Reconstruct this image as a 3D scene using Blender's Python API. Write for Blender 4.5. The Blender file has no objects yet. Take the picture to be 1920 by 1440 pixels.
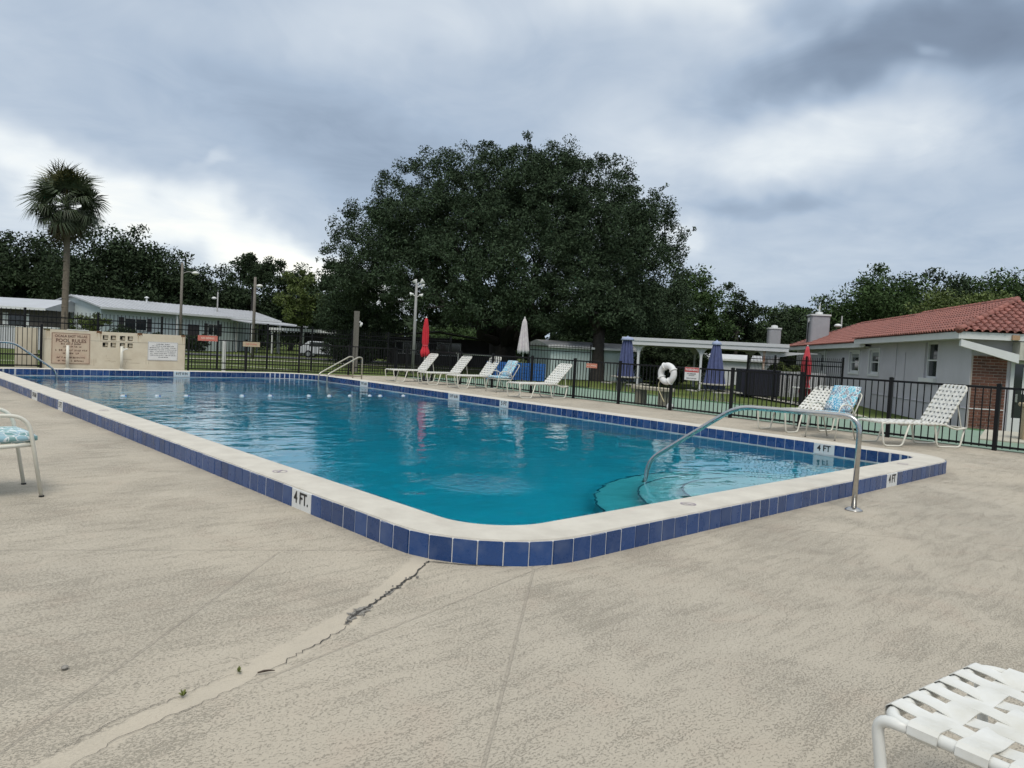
import bpy, bmesh, math, random
import numpy as np
from mathutils import Vector, Matrix
PI = math.pi
R = math.radians
random.seed(7)
C = bpy.context.scene.collection
SC = bpy.context.scene

# ------------------------------------------------------------------ camera
cam_data = bpy.data.cameras.new('camera')
cam = bpy.data.objects.new('camera', cam_data)
C.objects.link(cam)
cam_data.sensor_fit = 'HORIZONTAL'
cam_data.sensor_width = 36.0
cam_data.lens = 1375.0 / 1920.0 * 36.0
cam_data.clip_start = 0.05
cam_data.clip_end = 3000
cam.matrix_world = Matrix(((0.73047467, -0.00574070, -0.68291566, -2.6367),
                           (-0.68097306, 0.06971215, -0.72898279, -2.9883),
                           (0.05179239, 0.99755063, 0.04701370, 1.3),
                           (0, 0, 0, 1)))
SC.camera = cam
CAMP = Vector((-2.6367, -2.9883, 1.3))

# ------------------------------------------------------------------ sun, sky, exposure
SUN_AZ, SUN_EL = R(228), R(58)
sd = bpy.data.lights.new('sun', 'SUN')
sd.energy = 1.5
sd.angle = R(24)
sd.color = (1.0, 0.95, 0.87)
sun = bpy.data.objects.new('sun', sd)
C.objects.link(sun)
sdir = Vector((math.cos(SUN_EL) * math.cos(SUN_AZ), math.cos(SUN_EL) * math.sin(SUN_AZ), math.sin(SUN_EL)))
sun.rotation_euler = sdir.to_track_quat('Z', 'Y').to_euler()
sun.location = (0, 40, 40)

SC.view_settings.view_transform = 'Standard'
SC.view_settings.look = 'None'
SC.view_settings.exposure = 0.36
SC.view_settings.gamma = 1.0
SC.cycles.use_denoising = True
SC.cycles.max_bounces = 6
SC.cycles.diffuse_bounces = 2
SC.cycles.glossy_bounces = 3
SC.cycles.transmission_bounces = 4
SC.cycles.transparent_max_bounces = 8
SC.cycles.use_adaptive_sampling = True
SC.cycles.adaptive_threshold = 0.02
SC.cycles.blur_glossy = 0.5
SC.cycles.caustics_reflective = False

world = bpy.data.worlds.new('World')
SC.world = world
world.use_nodes = True
world.cycles.sampling_method = 'MANUAL'
world.cycles.sample_map_resolution = 256


def srgb(r, g, b):
    return tuple(((c / 255) / 12.92 if c / 255 <= 0.04045 else ((c / 255 + 0.055) / 1.055) ** 2.4) for c in (r, g, b)) + (1,)


def build_sky():
    nt = world.node_tree
    N, L = nt.nodes, nt.links
    N.clear()
    out = N.new('ShaderNodeOutputWorld')
    bg = N.new('ShaderNodeBackground')
    bg.inputs[1].default_value = 0.10
    L.new(bg.outputs[0], out.inputs[0])
    sky = N.new('ShaderNodeTexSky')
    sky.sky_type = 'NISHITA'
    sky.sun_disc = False
    sky.sun_elevation = SUN_EL
    sky.sun_rotation = PI / 2 - SUN_AZ
    tc = N.new('ShaderNodeTexCoord')
    sep = N.new('ShaderNodeSeparateXYZ')
    L.new(tc.outputs['Generated'], sep.inputs[0])

    def math_(op, a, b=None, c=None):
        n = N.new('ShaderNodeMath'); n.operation = op
        for i, v in enumerate((a, b, c)):
            if v is None: continue
            if isinstance(v, (int, float)): n.inputs[i].default_value = v
            else: L.new(v, n.inputs[i])
        return n.outputs[0]
    x, y, z = sep.outputs
    az = math_('ARCTAN2', y, x)
    el = math_('ARCSINE', z)
    # cloud-deck plane coordinates for the texture of the clouds
    zc = math_('MAXIMUM', math_('ADD', z, 0.16), 0.05)
    comb = N.new('ShaderNodeCombineXYZ')
    L.new(math_('DIVIDE', x, zc), comb.inputs[0]); L.new(math_('DIVIDE', y, zc), comb.inputs[1])

    def noise(vec, scale, detail, rough=0.55, dist=0.0):
        n = N.new('ShaderNodeTexNoise')
        n.inputs['Scale'].default_value = scale; n.inputs['Detail'].default_value = detail
        n.inputs['Roughness'].default_value = rough; n.inputs['Distortion'].default_value = dist
        L.new(vec, n.inputs['Vector'])
        return n.outputs[0]
    n1 = noise(comb.outputs[0], 0.8, 4, 0.62, 0.6)
    n2 = noise(comb.outputs[0], 2.8, 4, 0.66, 0.8)
    # angular coordinates, warped by noise so that edges are ragged
    ang = N.new('ShaderNodeCombineXYZ')
    L.new(az, ang.inputs[0]); L.new(el, ang.inputs[1])
    wn = N.new('ShaderNodeTexNoise')
    wn.inputs['Scale'].default_value = 3.6; wn.inputs['Detail'].default_value = 4; wn.inputs['Roughness'].default_value = 0.62
    L.new(ang.outputs[0], wn.inputs['Vector'])
    w1 = N.new('ShaderNodeVectorMath'); w1.operation = 'SUBTRACT'
    L.new(wn.outputs['Color'], w1.inputs[0]); w1.inputs[1].default_value = (0.5, 0.5, 0.5)
    w2 = N.new('ShaderNodeVectorMath'); w2.operation = 'MULTIPLY_ADD'
    L.new(w1.outputs[0], w2.inputs[0]); w2.inputs[1].default_value = (0.26, 0.15, 0); L.new(ang.outputs[0], w2.inputs[2])

    def cloud(azd, eld, half_w, half_h, rot, soft=0.0):
        m = N.new('ShaderNodeMapping'); m.vector_type = 'TEXTURE'
        m.inputs['Location'].default_value = (R(azd), R(eld), 0)
        m.inputs['Rotation'].default_value = (0, 0, R(rot))
        m.inputs['Scale'].default_value = (R(half_w), R(half_h), 1)
        L.new(w2.outputs[0], m.inputs['Vector'])
        # drop z
        s = N.new('ShaderNodeVectorMath'); s.operation = 'LENGTH'
        L.new(m.outputs[0], s.inputs[0])
        r = N.new('ShaderNodeMapRange'); r.interpolation_type = 'SMOOTHERSTEP'
        r.inputs['From Min'].default_value = soft; r.inputs['From Max'].default_value = 1.0
        r.inputs['To Min'].default_value = 1.0; r.inputs['To Max'].default_value = 0.0
        L.new(s.outputs['Value'], r.inputs['Value'])
        return r.outputs[0]
    # brightness field of the cloud layer
    b = math_('MULTIPLY_ADD', n1, 0.40, 0.305)
    b = math_('MULTIPLY_ADD', math_('SUBTRACT', n2, 0.5), 0.19, b)
    zen = N.new('ShaderNodeMapRange'); zen.interpolation_type = 'SMOOTHSTEP'
    zen.inputs['From Min'].default_value = 0.42; zen.inputs['From Max'].default_value = 0.9
    zen.inputs['To Min'].default_value = 0.0; zen.inputs['To Max'].default_value = 0.33
    L.new(z, zen.inputs['Value'])
    b = math_('ADD', b, zen.outputs[0])
    for (a, e, hw, hh, rot, s, k) in CLOUDS:
        b = math_('MULTIPLY_ADD', cloud(a, e, hw, hh, rot, s), k, b)
    ramp = N.new('ShaderNodeValToRGB')
    cr = ramp.color_ramp
    cr.elements[0].position = 0.0; cr.elements[0].color = srgb(98, 109, 126)
    cr.elements[1].position = 1.0; cr.elements[1].color = srgb(244, 242, 232)
    for p, c in ((0.22, (125, 140, 159)), (0.42, (155, 170, 188)), (0.62, (184, 194, 205)), (0.82, (218, 223, 225))):
        e_ = cr.elements.new(p); e_.color = srgb(*c)
    L.new(b, ramp.inputs[0])
    gain = N.new('ShaderNodeVectorMath'); gain.operation = 'SCALE'
    L.new(ramp.outputs[0], gain.inputs[0]); gain.inputs['Scale'].default_value = 10.0
    mix = N.new('ShaderNodeMixRGB'); mix.inputs[0].default_value = 0.93
    L.new(sky.outputs[0], mix.inputs[1]); L.new(gain.outputs[0], mix.inputs[2])
    L.new(mix.outputs[0], bg.inputs[0])


# azimuth, elevation, half width, half height, rotation, soft core, gain (degrees)
CLOUDS = [
    (75, 8.4, 30, 3.6, 13.7, 0.1, 0.36),
    (80, 6.0, 16, 4.0, 8, 0.0, 0.14),
    (62, 4.8, 14, 3.2, 10, 0.0, 0.20),
    (37, 27, 14, 7, 0, 0.0, 0.28),
    (26.5, 15.2, 17, 4.4, 0, 0.0, 0.30),
    (54, 23, 20, 5, -10, 0.0, 0.16),
    (40, 14, 9, 9, 0, 0.0, 0.14),
    (19, 21.0, 21, 4.2, -5, 0.1, -0.36),
    (28, 24.5, 8, 2.0, 12, 0.0, -0.16),
    (9, 17, 10, 7, 0, 0.0, -0.28),
    (60, 14.0, 22, 6.5, 14, 0.0, -0.15),
    (27, 11.2, 10, 1.4, 0, 0.0, -0.14),
    (33.8, 9.3, 4.0, 2.6, 0, 0.0, 0.22),
    (70.5, 11.2, 2.2, 0.8, -25, 0.0, 0.14),
    (17, 20, 2.0, 0.9, 0, 0.0, 0.16),
]
build_sky()

# ------------------------------------------------------------------ materials
MATS = {}


def mat(name, color, rough=0.6, spec=0.5, metal=0.0, var=0.0, vscale=8.0, bump=0.0, bscale=40.0, island=0.0, color2=None, sheen=0.0, coat=0.0, emission=None, detail=5.0):
    if name in MATS: return MATS[name]
    m = bpy.data.materials.new(name)
    m.use_nodes = True
    nt = m.node_tree
    N, L = nt.nodes, nt.links
    p = N['Principled BSDF']
    col = tuple(color) + (1,) if len(color) == 3 else tuple(color)
    p.inputs['Base Color'].default_value = col
    p.inputs['Roughness'].default_value = rough
    p.inputs['Metallic'].default_value = metal
    p.inputs['Specular IOR Level'].default_value = spec
    if coat: p.inputs['Coat Weight'].default_value = coat
    tc = N.new('ShaderNodeTexCoord')
    last = None
    if var or color2:
        n = N.new('ShaderNodeTexNoise'); n.inputs['Scale'].default_value = vscale; n.inputs['Detail'].default_value = detail; n.inputs['Roughness'].default_value = 0.6
        L.new(tc.outputs['Object'], n.inputs['Vector'])
        mr = N.new('ShaderNodeMapRange'); mr.inputs['From Min'].default_value = 0.33; mr.inputs['From Max'].default_value = 0.67
        L.new(n.outputs[0], mr.inputs['Value'])
        mx = N.new('ShaderNodeMixRGB')
        c2 = tuple(color2) + (1,) if color2 else tuple(max(0, c * (1 - var)) for c in col[:3]) + (1,)
        mx.inputs[1].default_value = col; mx.inputs[2].default_value = c2
        L.new(mr.outputs[0], mx.inputs[0])
        last = mx.outputs[0]
    if island:
        g = N.new('ShaderNodeNewGeometry')
        h = N.new('ShaderNodeHueSaturation')
        mr = N.new('ShaderNodeMapRange'); mr.inputs['To Min'].default_value = 1 - island; mr.inputs['To Max'].default_value = 1 + island
        L.new(g.outputs['Random Per Island'], mr.inputs['Value']); L.new(mr.outputs[0], h.inputs['Value'])
        if last is not None: L.new(last, h.inputs['Color'])
        else: h.inputs['Color'].default_value = col
        last = h.outputs[0]
    if last is not None: L.new(last, p.inputs['Base Color'])
    if bump:
        n = N.new('ShaderNodeTexNoise'); n.inputs['Scale'].default_value = bscale; n.inputs['Detail'].default_value = 4
        L.new(tc.outputs['Object'], n.inputs['Vector'])
        b = N.new('ShaderNodeBump'); b.inputs['Strength'].default_value = bump; b.inputs['Distance'].default_value = 0.01
        L.new(n.outputs[0], b.inputs['Height']); L.new(b.outputs[0], p.inputs['Normal'])
    if emission:
        p.inputs['Emission Color'].default_value = tuple(emission) + (1,); p.inputs['Emission Strength'].default_value = 1
    MATS[name] = m
    return m


def objrandom(m, amount):
    """per-object brightness variation for pieces that share a mesh"""
    nt = m.node_tree; N, L = nt.nodes, nt.links
    p = N['Principled BSDF']
    oi = N.new('ShaderNodeObjectInfo')
    h = N.new('ShaderNodeHueSaturation')
    mr = N.new('ShaderNodeMapRange'); mr.inputs['To Min'].default_value = 1 - amount; mr.inputs['To Max'].default_value = 1 + amount
    L.new(oi.outputs['Random'], mr.inputs['Value']); L.new(mr.outputs[0], h.inputs['Value'])
    if p.inputs['Base Color'].links: L.new(p.inputs['Base Color'].links[0].from_socket, h.inputs['Color'])
    else: h.inputs['Color'].default_value = p.inputs['Base Color'].default_value
    L.new(h.outputs[0], p.inputs['Base Color'])


WHITE = mat('white_enamel', (0.72, 0.72, 0.68), 0.35, var=0.12, vscale=6)
CREAM = mat('cream_enamel', (0.70, 0.68, 0.59), 0.4, var=0.12, vscale=5)
VINYL = mat('white_vinyl_strap', (0.72, 0.72, 0.69), 0.45, var=0.10, vscale=7, color2=(0.60, 0.585, 0.52), bump=0.1, bscale=60)
BLACK = mat('black_fence_paint', (0.008, 0.008, 0.009), 0.5, spec=0.25)
STEEL = mat('stainless_steel', (0.55, 0.54, 0.52), 0.22, metal=1.0, var=0.15, vscale=20)
DARK = mat('dark_opening', (0.012, 0.013, 0.015), 0.5)
GLASS = mat('window_glass', (0.025, 0.03, 0.035), 0.06, spec=0.8)
WOODPOST = mat('weathered_wood', (0.21, 0.19, 0.165), 0.8, var=0.4, vscale=30, bump=0.4)
GREYPOLE = mat('grey_pole', (0.30, 0.30, 0.29), 0.55, var=0.2)
TRUNK = mat('bark', (0.04, 0.035, 0.030), 0.9, var=0.5, vscale=6, bump=0.8, bscale=12)
OAKLEAF = mat('oak_leaves', (0.040, 0.062, 0.033), 0.7, spec=0.10, island=0.55)
LEAFDARK = mat('dark_leaves', (0.033, 0.050, 0.025), 0.7, spec=0.10, island=0.5)
LEAFMID = mat('mid_leaves', (0.048, 0.080, 0.028), 0.7, spec=0.12, island=0.5)
LEAFYEL = mat('yellow_green_leaves', (0.085, 0.115, 0.030), 0.6, spec=0.25, island=0.45)
CONC = mat('concrete', (0.42, 0.39, 0.33), 0.85, var=0.25, vscale=7, bump=0.3)

# ------------------------------------------------------------------ mesh helpers


class MB:
    def __init__(s):
        s.v = []; s.f = []

    def add(s, verts, faces):
        o = len(s.v)
        s.v += [tuple(v) for v in verts]
        s.f += [tuple(i + o for i in f) for f in faces]

    def box(s, x0, x1, y0, y1, z0, z1, M=None):
        vs = [(x, y, z) for z in (z0, z1) for y in (y0, y1) for x in (x0, x1)]
        if M is not None: vs = [M @ Vector(v) for v in vs]
        s.add(vs, [(0, 2, 3, 1), (4, 5, 7, 6), (0, 1, 5, 4), (2, 6, 7, 3), (0, 4, 6, 2), (1, 3, 7, 5)])
        return s

    def prism(s, poly, axis, a, b):
        """extrude a 2-D polygon along axis ('x','y','z') from a to b"""
        n = len(poly)

        def p(q, t):
            return {'x': (t, q[0], q[1]), 'y': (q[0], t, q[1]), 'z': (q[0], q[1], t)}[axis]
        vs = [p(q, a) for q in poly] + [p(q, b) for q in poly]
        s.add(vs, [tuple(range(n))[::-1], tuple(range(n, 2 * n))] + [(i, (i + 1) % n, n + (i + 1) % n, n + i) for i in range(n)])
        return s

    def tube(s, pts, r, n=8, caps=True, closed=False):
        pts = [Vector(p) for p in pts]
        rs = r if isinstance(r, (list, tuple)) else [r] * len(pts)
        k = len(pts)
        rings = []
        up = None
        for i, p in enumerate(pts):
            if closed: t = pts[(i + 1) % k] - pts[(i - 1) % k]
            elif i == 0: t = pts[1] - p
            elif i == k - 1: t = p - pts[i - 1]
            else: t = (pts[i + 1] - p).normalized() + (p - pts[i - 1]).normalized()
            if t.length < 1e-9: t = Vector((0, 0, 1))
            t.normalize()
            if up is None:
                up = Vector((0, 0, 1)) if abs(t.z) < 0.9 else Vector((1, 0, 0))
            a = up - t * up.dot(t)
            if a.length < 1e-6:
                a = t.orthogonal()
            a.normalize(); up = a
            b = t.cross(a)
            rings.append([p + (a * math.cos(2 * PI * j / n) + b * math.sin(2 * PI * j / n)) * rs[i] for j in range(n)])
        vs = [v for rg in rings for v in rg]
        fs = []
        m = k if closed else k - 1
        for i in range(m):
            i2 = (i + 1) % k
            for j in range(n):
                fs.append((i * n + j, i * n + (j + 1) % n, i2 * n + (j + 1) % n, i2 * n + j))
        if caps and not closed:
            fs.append(tuple(range(n))[::-1]); fs.append(tuple((k - 1) * n + j for j in range(n)))
        s.add(vs, fs)
        return s

    def lathe(s, prof, n=16, M=None, pleat=None):
        """profile (r, z) turned about z; pleat(j, r, z) -> radius"""
        vs = []
        for (r, z) in prof:
            for j in range(n):
                a = 2 * PI * j / n
                rr = pleat(a, r, z) if pleat else r
                v = Vector((rr * math.cos(a), rr * math.sin(a), z))
                vs.append(M @ v if M is not None else v)
        k = len(prof)
        fs = [(i * n + j, i * n + (j + 1) % n, (i + 1) * n + (j + 1) % n, (i + 1) * n + j) for i in range(k - 1) for j in range(n)]
        fs.append(tuple(range(n))[::-1]); fs.append(tuple((k - 1) * n + j for j in range(n)))
        s.add(vs, fs)
        return s

    def mesh(s, name, m, smooth=False):
        me = bpy.data.meshes.new(name)
        me.from_pydata(s.v, [], s.f)
        me.update()
        if m: me.materials.append(m)
        if smooth: me.shade_smooth()
        return me

    def build(s, name, m, parent=None, smooth=False, loc=None, rotz=0.0):
        return place(name, s.mesh(name, m, smooth), parent, loc, rotz)


def bevel(me, w, seg=1):
    bm = bmesh.new(); bm.from_mesh(me)
    bmesh.ops.remove_doubles(bm, verts=bm.verts, dist=1e-5)
    bmesh.ops.bevel(bm, geom=bm.edges[:], offset=w, segments=seg, affect='EDGES', clamp_overlap=True)
    bm.to_mesh(me); bm.free()
    return me


def place(name, me, parent=None, loc=None, rotz=0.0, M=None):
    o = bpy.data.objects.new(name, me)
    C.objects.link(o)
    if parent is not None: o.parent = parent
    if M is not None: o.matrix_local = M
    else:
        if loc is not None: o.location = loc
        if rotz: o.rotation_euler = (0, 0, rotz)
    return o


def tag(o, label, cat, group=None):
    o['label'] = label; o['category'] = cat
    if group: o['group'] = group
    return o


def thing(name, label, cat, loc=(0, 0, 0), rotz=0.0, group=None):
    o = bpy.data.objects.new(name, None)
    o.empty_display_size = 0.2
    C.objects.link(o)
    o.location = loc; o.rotation_euler = (0, 0, rotz)
    return tag(o, label, cat, group)


def struct(name, bm_or_mb, m, **k):
    o = bm_or_mb.build(name, m, **k) if isinstance(bm_or_mb, MB) else place(name, bm_or_mb)
    o['kind'] = 'structure'
    return o


def dup(root, loc, rotz, label, group=None):
    r = root.copy(); C.objects.link(r); r.location = loc; r.rotation_euler = (0, 0, rotz); r['label'] = label
    if group: r['group'] = group
    for ch in list(root.children):
        c = ch.copy(); C.objects.link(c); c.parent = r
        for g in ch.children:
            d = g.copy(); C.objects.link(d); d.parent = c
    return r


_txt = {}


def text_mesh(body, size, m, extrude=0.0012, sx=1.0):
    key = (body, size, m.name, sx)
    if key in _txt: return _txt[key]
    cu = bpy.data.curves.new('lettering', 'FONT')
    cu.body = body; cu.size = size; cu.extrude = extrude
    cu.align_x = 'CENTER'; cu.align_y = 'CENTER'
    cu.resolution_u = 3
    cu.offset = size * 0.018
    o = bpy.data.objects.new('lettering_tmp', cu)
    C.objects.link(o)
    dg = bpy.context.evaluated_depsgraph_get(); dg.update()
    me = bpy.data.meshes.new_from_object(o.evaluated_get(dg))
    me.name = 'lettering'
    me.materials.clear(); me.materials.append(m)
    if sx != 1.0: me.transform(Matrix.Diagonal((sx, 1, 1, 1)))
    bpy.data.objects.remove(o)
    _txt[key] = me
    return me


def facing(pos, normal):
    """matrix whose local XY plane faces `normal` with local Y up"""
    z = Vector(normal).normalized(); y = Vector((0, 0, 1)); x = y.cross(z).normalized(); y = z.cross(x)
    M = Matrix((x, y, z)).transposed().to_4x4()
    M.translation = Vector(pos)
    return M


def arc_pts(c, r, a0, a1, n, plane='xz'):
    out = []
    for i in range(n + 1):
        a = a0 + (a1 - a0) * i / n
        if plane == 'xz': out.append((c[0] + r * math.cos(a), c[1], c[2] + r * math.sin(a)))
        elif plane == 'yz': out.append((c[0], c[1] + r * math.cos(a), c[2] + r * math.sin(a)))
        else: out.append((c[0] + r * math.cos(a), c[1] + r * math.sin(a), c[2]))
    return out


def fillet(pts, r, n=5):
    """round the corners of a 3-D polyline"""
    P = [Vector(p) for p in pts]
    out = [P[0]]
    for i in range(1, len(P) - 1):
        a = (P[i - 1] - P[i]); b = (P[i + 1] - P[i])
        d = min(r, a.length * 0.48, b.length * 0.48)
        p0 = P[i] + a.normalized() * d; p1 = P[i] + b.normalized() * d
        for k in range(n + 1):
            t = k / n
            out.append(p0 * (1 - t) ** 2 + P[i] * 2 * t * (1 - t) + p1 * t * t)
    out.append(P[-1])
    return out


# ------------------------------------------------------------------ terrain
FD = Vector((0.0847, 0.9964, 0)); FN = Vector((0.9964, -0.0847, 0)); F0 = Vector((11.95, 0, 0))


def along_fence(t, w, z=0.0):
    p = F0 + FD * t + FN * w
    return Vector((p.x, p.y, z))


DECK = [(-12, -12), (10.93 + 0.12, -12), (13.78 + 0.1, 21.35), (6.35, 23.3), (-12, 23.5)]


def deck_dist(x, y):
    """distance outside the (convex) deck outline, negative inside"""
    d = -1e9
    for i in range(len(DECK)):
        ax, ay = DECK[i]; bx, by = DECK[(i + 1) % len(DECK)]
        ex, ey = bx - ax, by - ay; l = math.hypot(ex, ey)
        d = max(d, ((x - ax) * ey - (y - ay) * ex) / l)
    return d


def terr(x, y):
    d = max(0.0, deck_dist(x, y))
    t = max(0.0, min(1.0, (d - 4.5) / 6.0))
    return -0.04 - 0.36 * t * t * (3 - 2 * t)


def lawn_material():
    m = bpy.data.materials.new('lawn_grass'); m.use_nodes = True
    N, L = m.node_tree.nodes, m.node_tree.links
    p = N['Principled BSDF']; p.inputs['Roughness'].default_value = 0.9; p.inputs['Specular IOR Level'].default_value = 0.1
    tc = N.new('ShaderNodeTexCoord')
    n1 = N.new('ShaderNodeTexNoise'); n1.inputs['Scale'].default_value = 0.35; n1.inputs['Detail'].default_value = 6
    n2 = N.new('ShaderNodeTexNoise'); n2.inputs['Scale'].default_value = 14; n2.inputs['Detail'].default_value = 6
    for n in (n1, n2): L.new(tc.outputs['Object'], n.inputs['Vector'])
    mx = N.new('ShaderNodeMixRGB'); mx.inputs[1].default_value = (0.090, 0.130, 0.032, 1); mx.inputs[2].default_value = (0.15, 0.185, 0.055, 1)
    mr = N.new('ShaderNodeMapRange'); mr.inputs['From Min'].default_value = 0.35; mr.inputs['From Max'].default_value = 0.65
    L.new(n1.outputs[0], mr.inputs['Value']); L.new(mr.outputs[0], mx.inputs[0])
    mm = N.new('ShaderNodeMixRGB'); mm.blend_type = 'MULTIPLY'; mm.inputs[0].default_value = 0.7
    cr = N.new('ShaderNodeValToRGB'); cr.color_ramp.elements[0].position = 0.3; cr.color_ramp.elements[0].color = (0.45, 0.45, 0.45, 1); cr.color_ramp.elements[1].position = 0.7
    L.new(n2.outputs[0], cr.inputs[0]); L.new(mx.outputs[0], mm.inputs[1]); L.new(cr.outputs[0], mm.inputs[2])
    L.new(mm.outputs[0], p.inputs['Base Color'])
    b = N.new('ShaderNodeBump'); b.inputs['Strength'].default_value = 0.6; b.inputs['Distance'].default_value = 0.04
    L.new(n2.outputs[0], b.inputs['Height']); L.new(b.outputs[0], p.inputs['Normal'])
    return m


LAWN = lawn_material()


def build_lawn():
    xs = [-2500, -900, -300, -120, -60, -35] + [-24 + 1.5 * i for i in range(70)] + [90, 110, 140, 200, 400, 1000, 2500]
    ys = [-2500, -900, -300, -100, -50, -30] + [-20 + 1.5 * i for i in range(74)] + [98, 110, 140, 200, 400, 1000, 2500]
    mb = MB(); idx = {}
    for j, y in enumerate(ys):
        for i, x in enumerate(xs):
            idx[i, j] = len(mb.v); mb.v.append((x, y, terr(x, y) - 0.045))
    for j in range(len(ys) - 1):
        for i in range(len(xs) - 1):
            cs = [(xs[i], ys[j]), (xs[i + 1], ys[j]), (xs[i + 1], ys[j + 1]), (xs[i], ys[j + 1])]
            if max(deck_dist(*c) for c in cs) < -0.3: continue
            mb.f.append((idx[i, j], idx[i + 1, j], idx[i + 1, j + 1], idx[i, j + 1]))
    return struct('lawn', mb, LAWN)


build_lawn()

# ------------------------------------------------------------------ pool paths
POOL = [((0, 0), 0.86), ((8.44, 0), 0.72), ((9.42, 19.82), 1.7), ((0, 19.82), 0.9)]


def rounded_path(verts, offset=0.0, nseg=14):
    """closed CCW polyline with rounded corners, offset inward"""
    out = []
    k = len(verts)
    for i in range(k):
        P = Vector(verts[i][0]); r = verts[i][1]
        A = Vector(verts[i - 1][0]); B = Vector(verts[(i + 1) % k][0])
        d1 = (P - A).normalized(); d2 = (B - P).normalized()
        th = math.acos(max(-1, min(1, d1.dot(d2))))
        t = r * math.tan(th / 2)
        n1 = Vector((-d1.y, d1.x)); c = P - d1 * t + n1 * r
        a0 = math.atan2(-n1.y, -n1.x)
        for j in range(nseg + 1):
            a = a0 + th * j / nseg
            out.append((c.x + (r - offset) * math.cos(a), c.y + (r - offset) * math.sin(a)))
    return out


class Path:
    def __init__(s, pts):
        s.p = [Vector(q) for q in pts]; s.p.append(s.p[0].copy())
        s.L = [0.0]
        for a, b in zip(s.p, s.p[1:]): s.L.append(s.L[-1] + (b - a).length)
        s.total = s.L[-1]

    def at(s, d):
        d %= s.total
        lo, hi = 0, len(s.L) - 1
        while hi - lo > 1:
            m = (lo + hi) // 2
            if s.L[m] <= d: lo = m
            else: hi = m
        t = (d - s.L[lo]) / max(1e-9, s.L[hi] - s.L[lo])
        return s.p[lo].lerp(s.p[hi], t), (s.p[hi] - s.p[lo]).normalized()


def fill_rings(outer, inner, z, name, m):
    bm = bmesh.new()
    for ring in ([outer, inner] if inner else [outer]):
        vs = [bm.verts.new((q[0], q[1], z(q[0], q[1]) if callable(z) else z)) for q in ring]
        for a, b in zip(vs, vs[1:] + vs[:1]): bm.edges.new((a, b))
    bmesh.ops.triangle_fill(bm, edges=bm.edges[:], use_beauty=True)
    for f in bm.faces:
        if f.normal.z < 0: f.normal_flip()
    me = bpy.data.meshes.new(name); bm.to_mesh(me); bm.free()
    me.materials.append(m)
    return me


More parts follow.
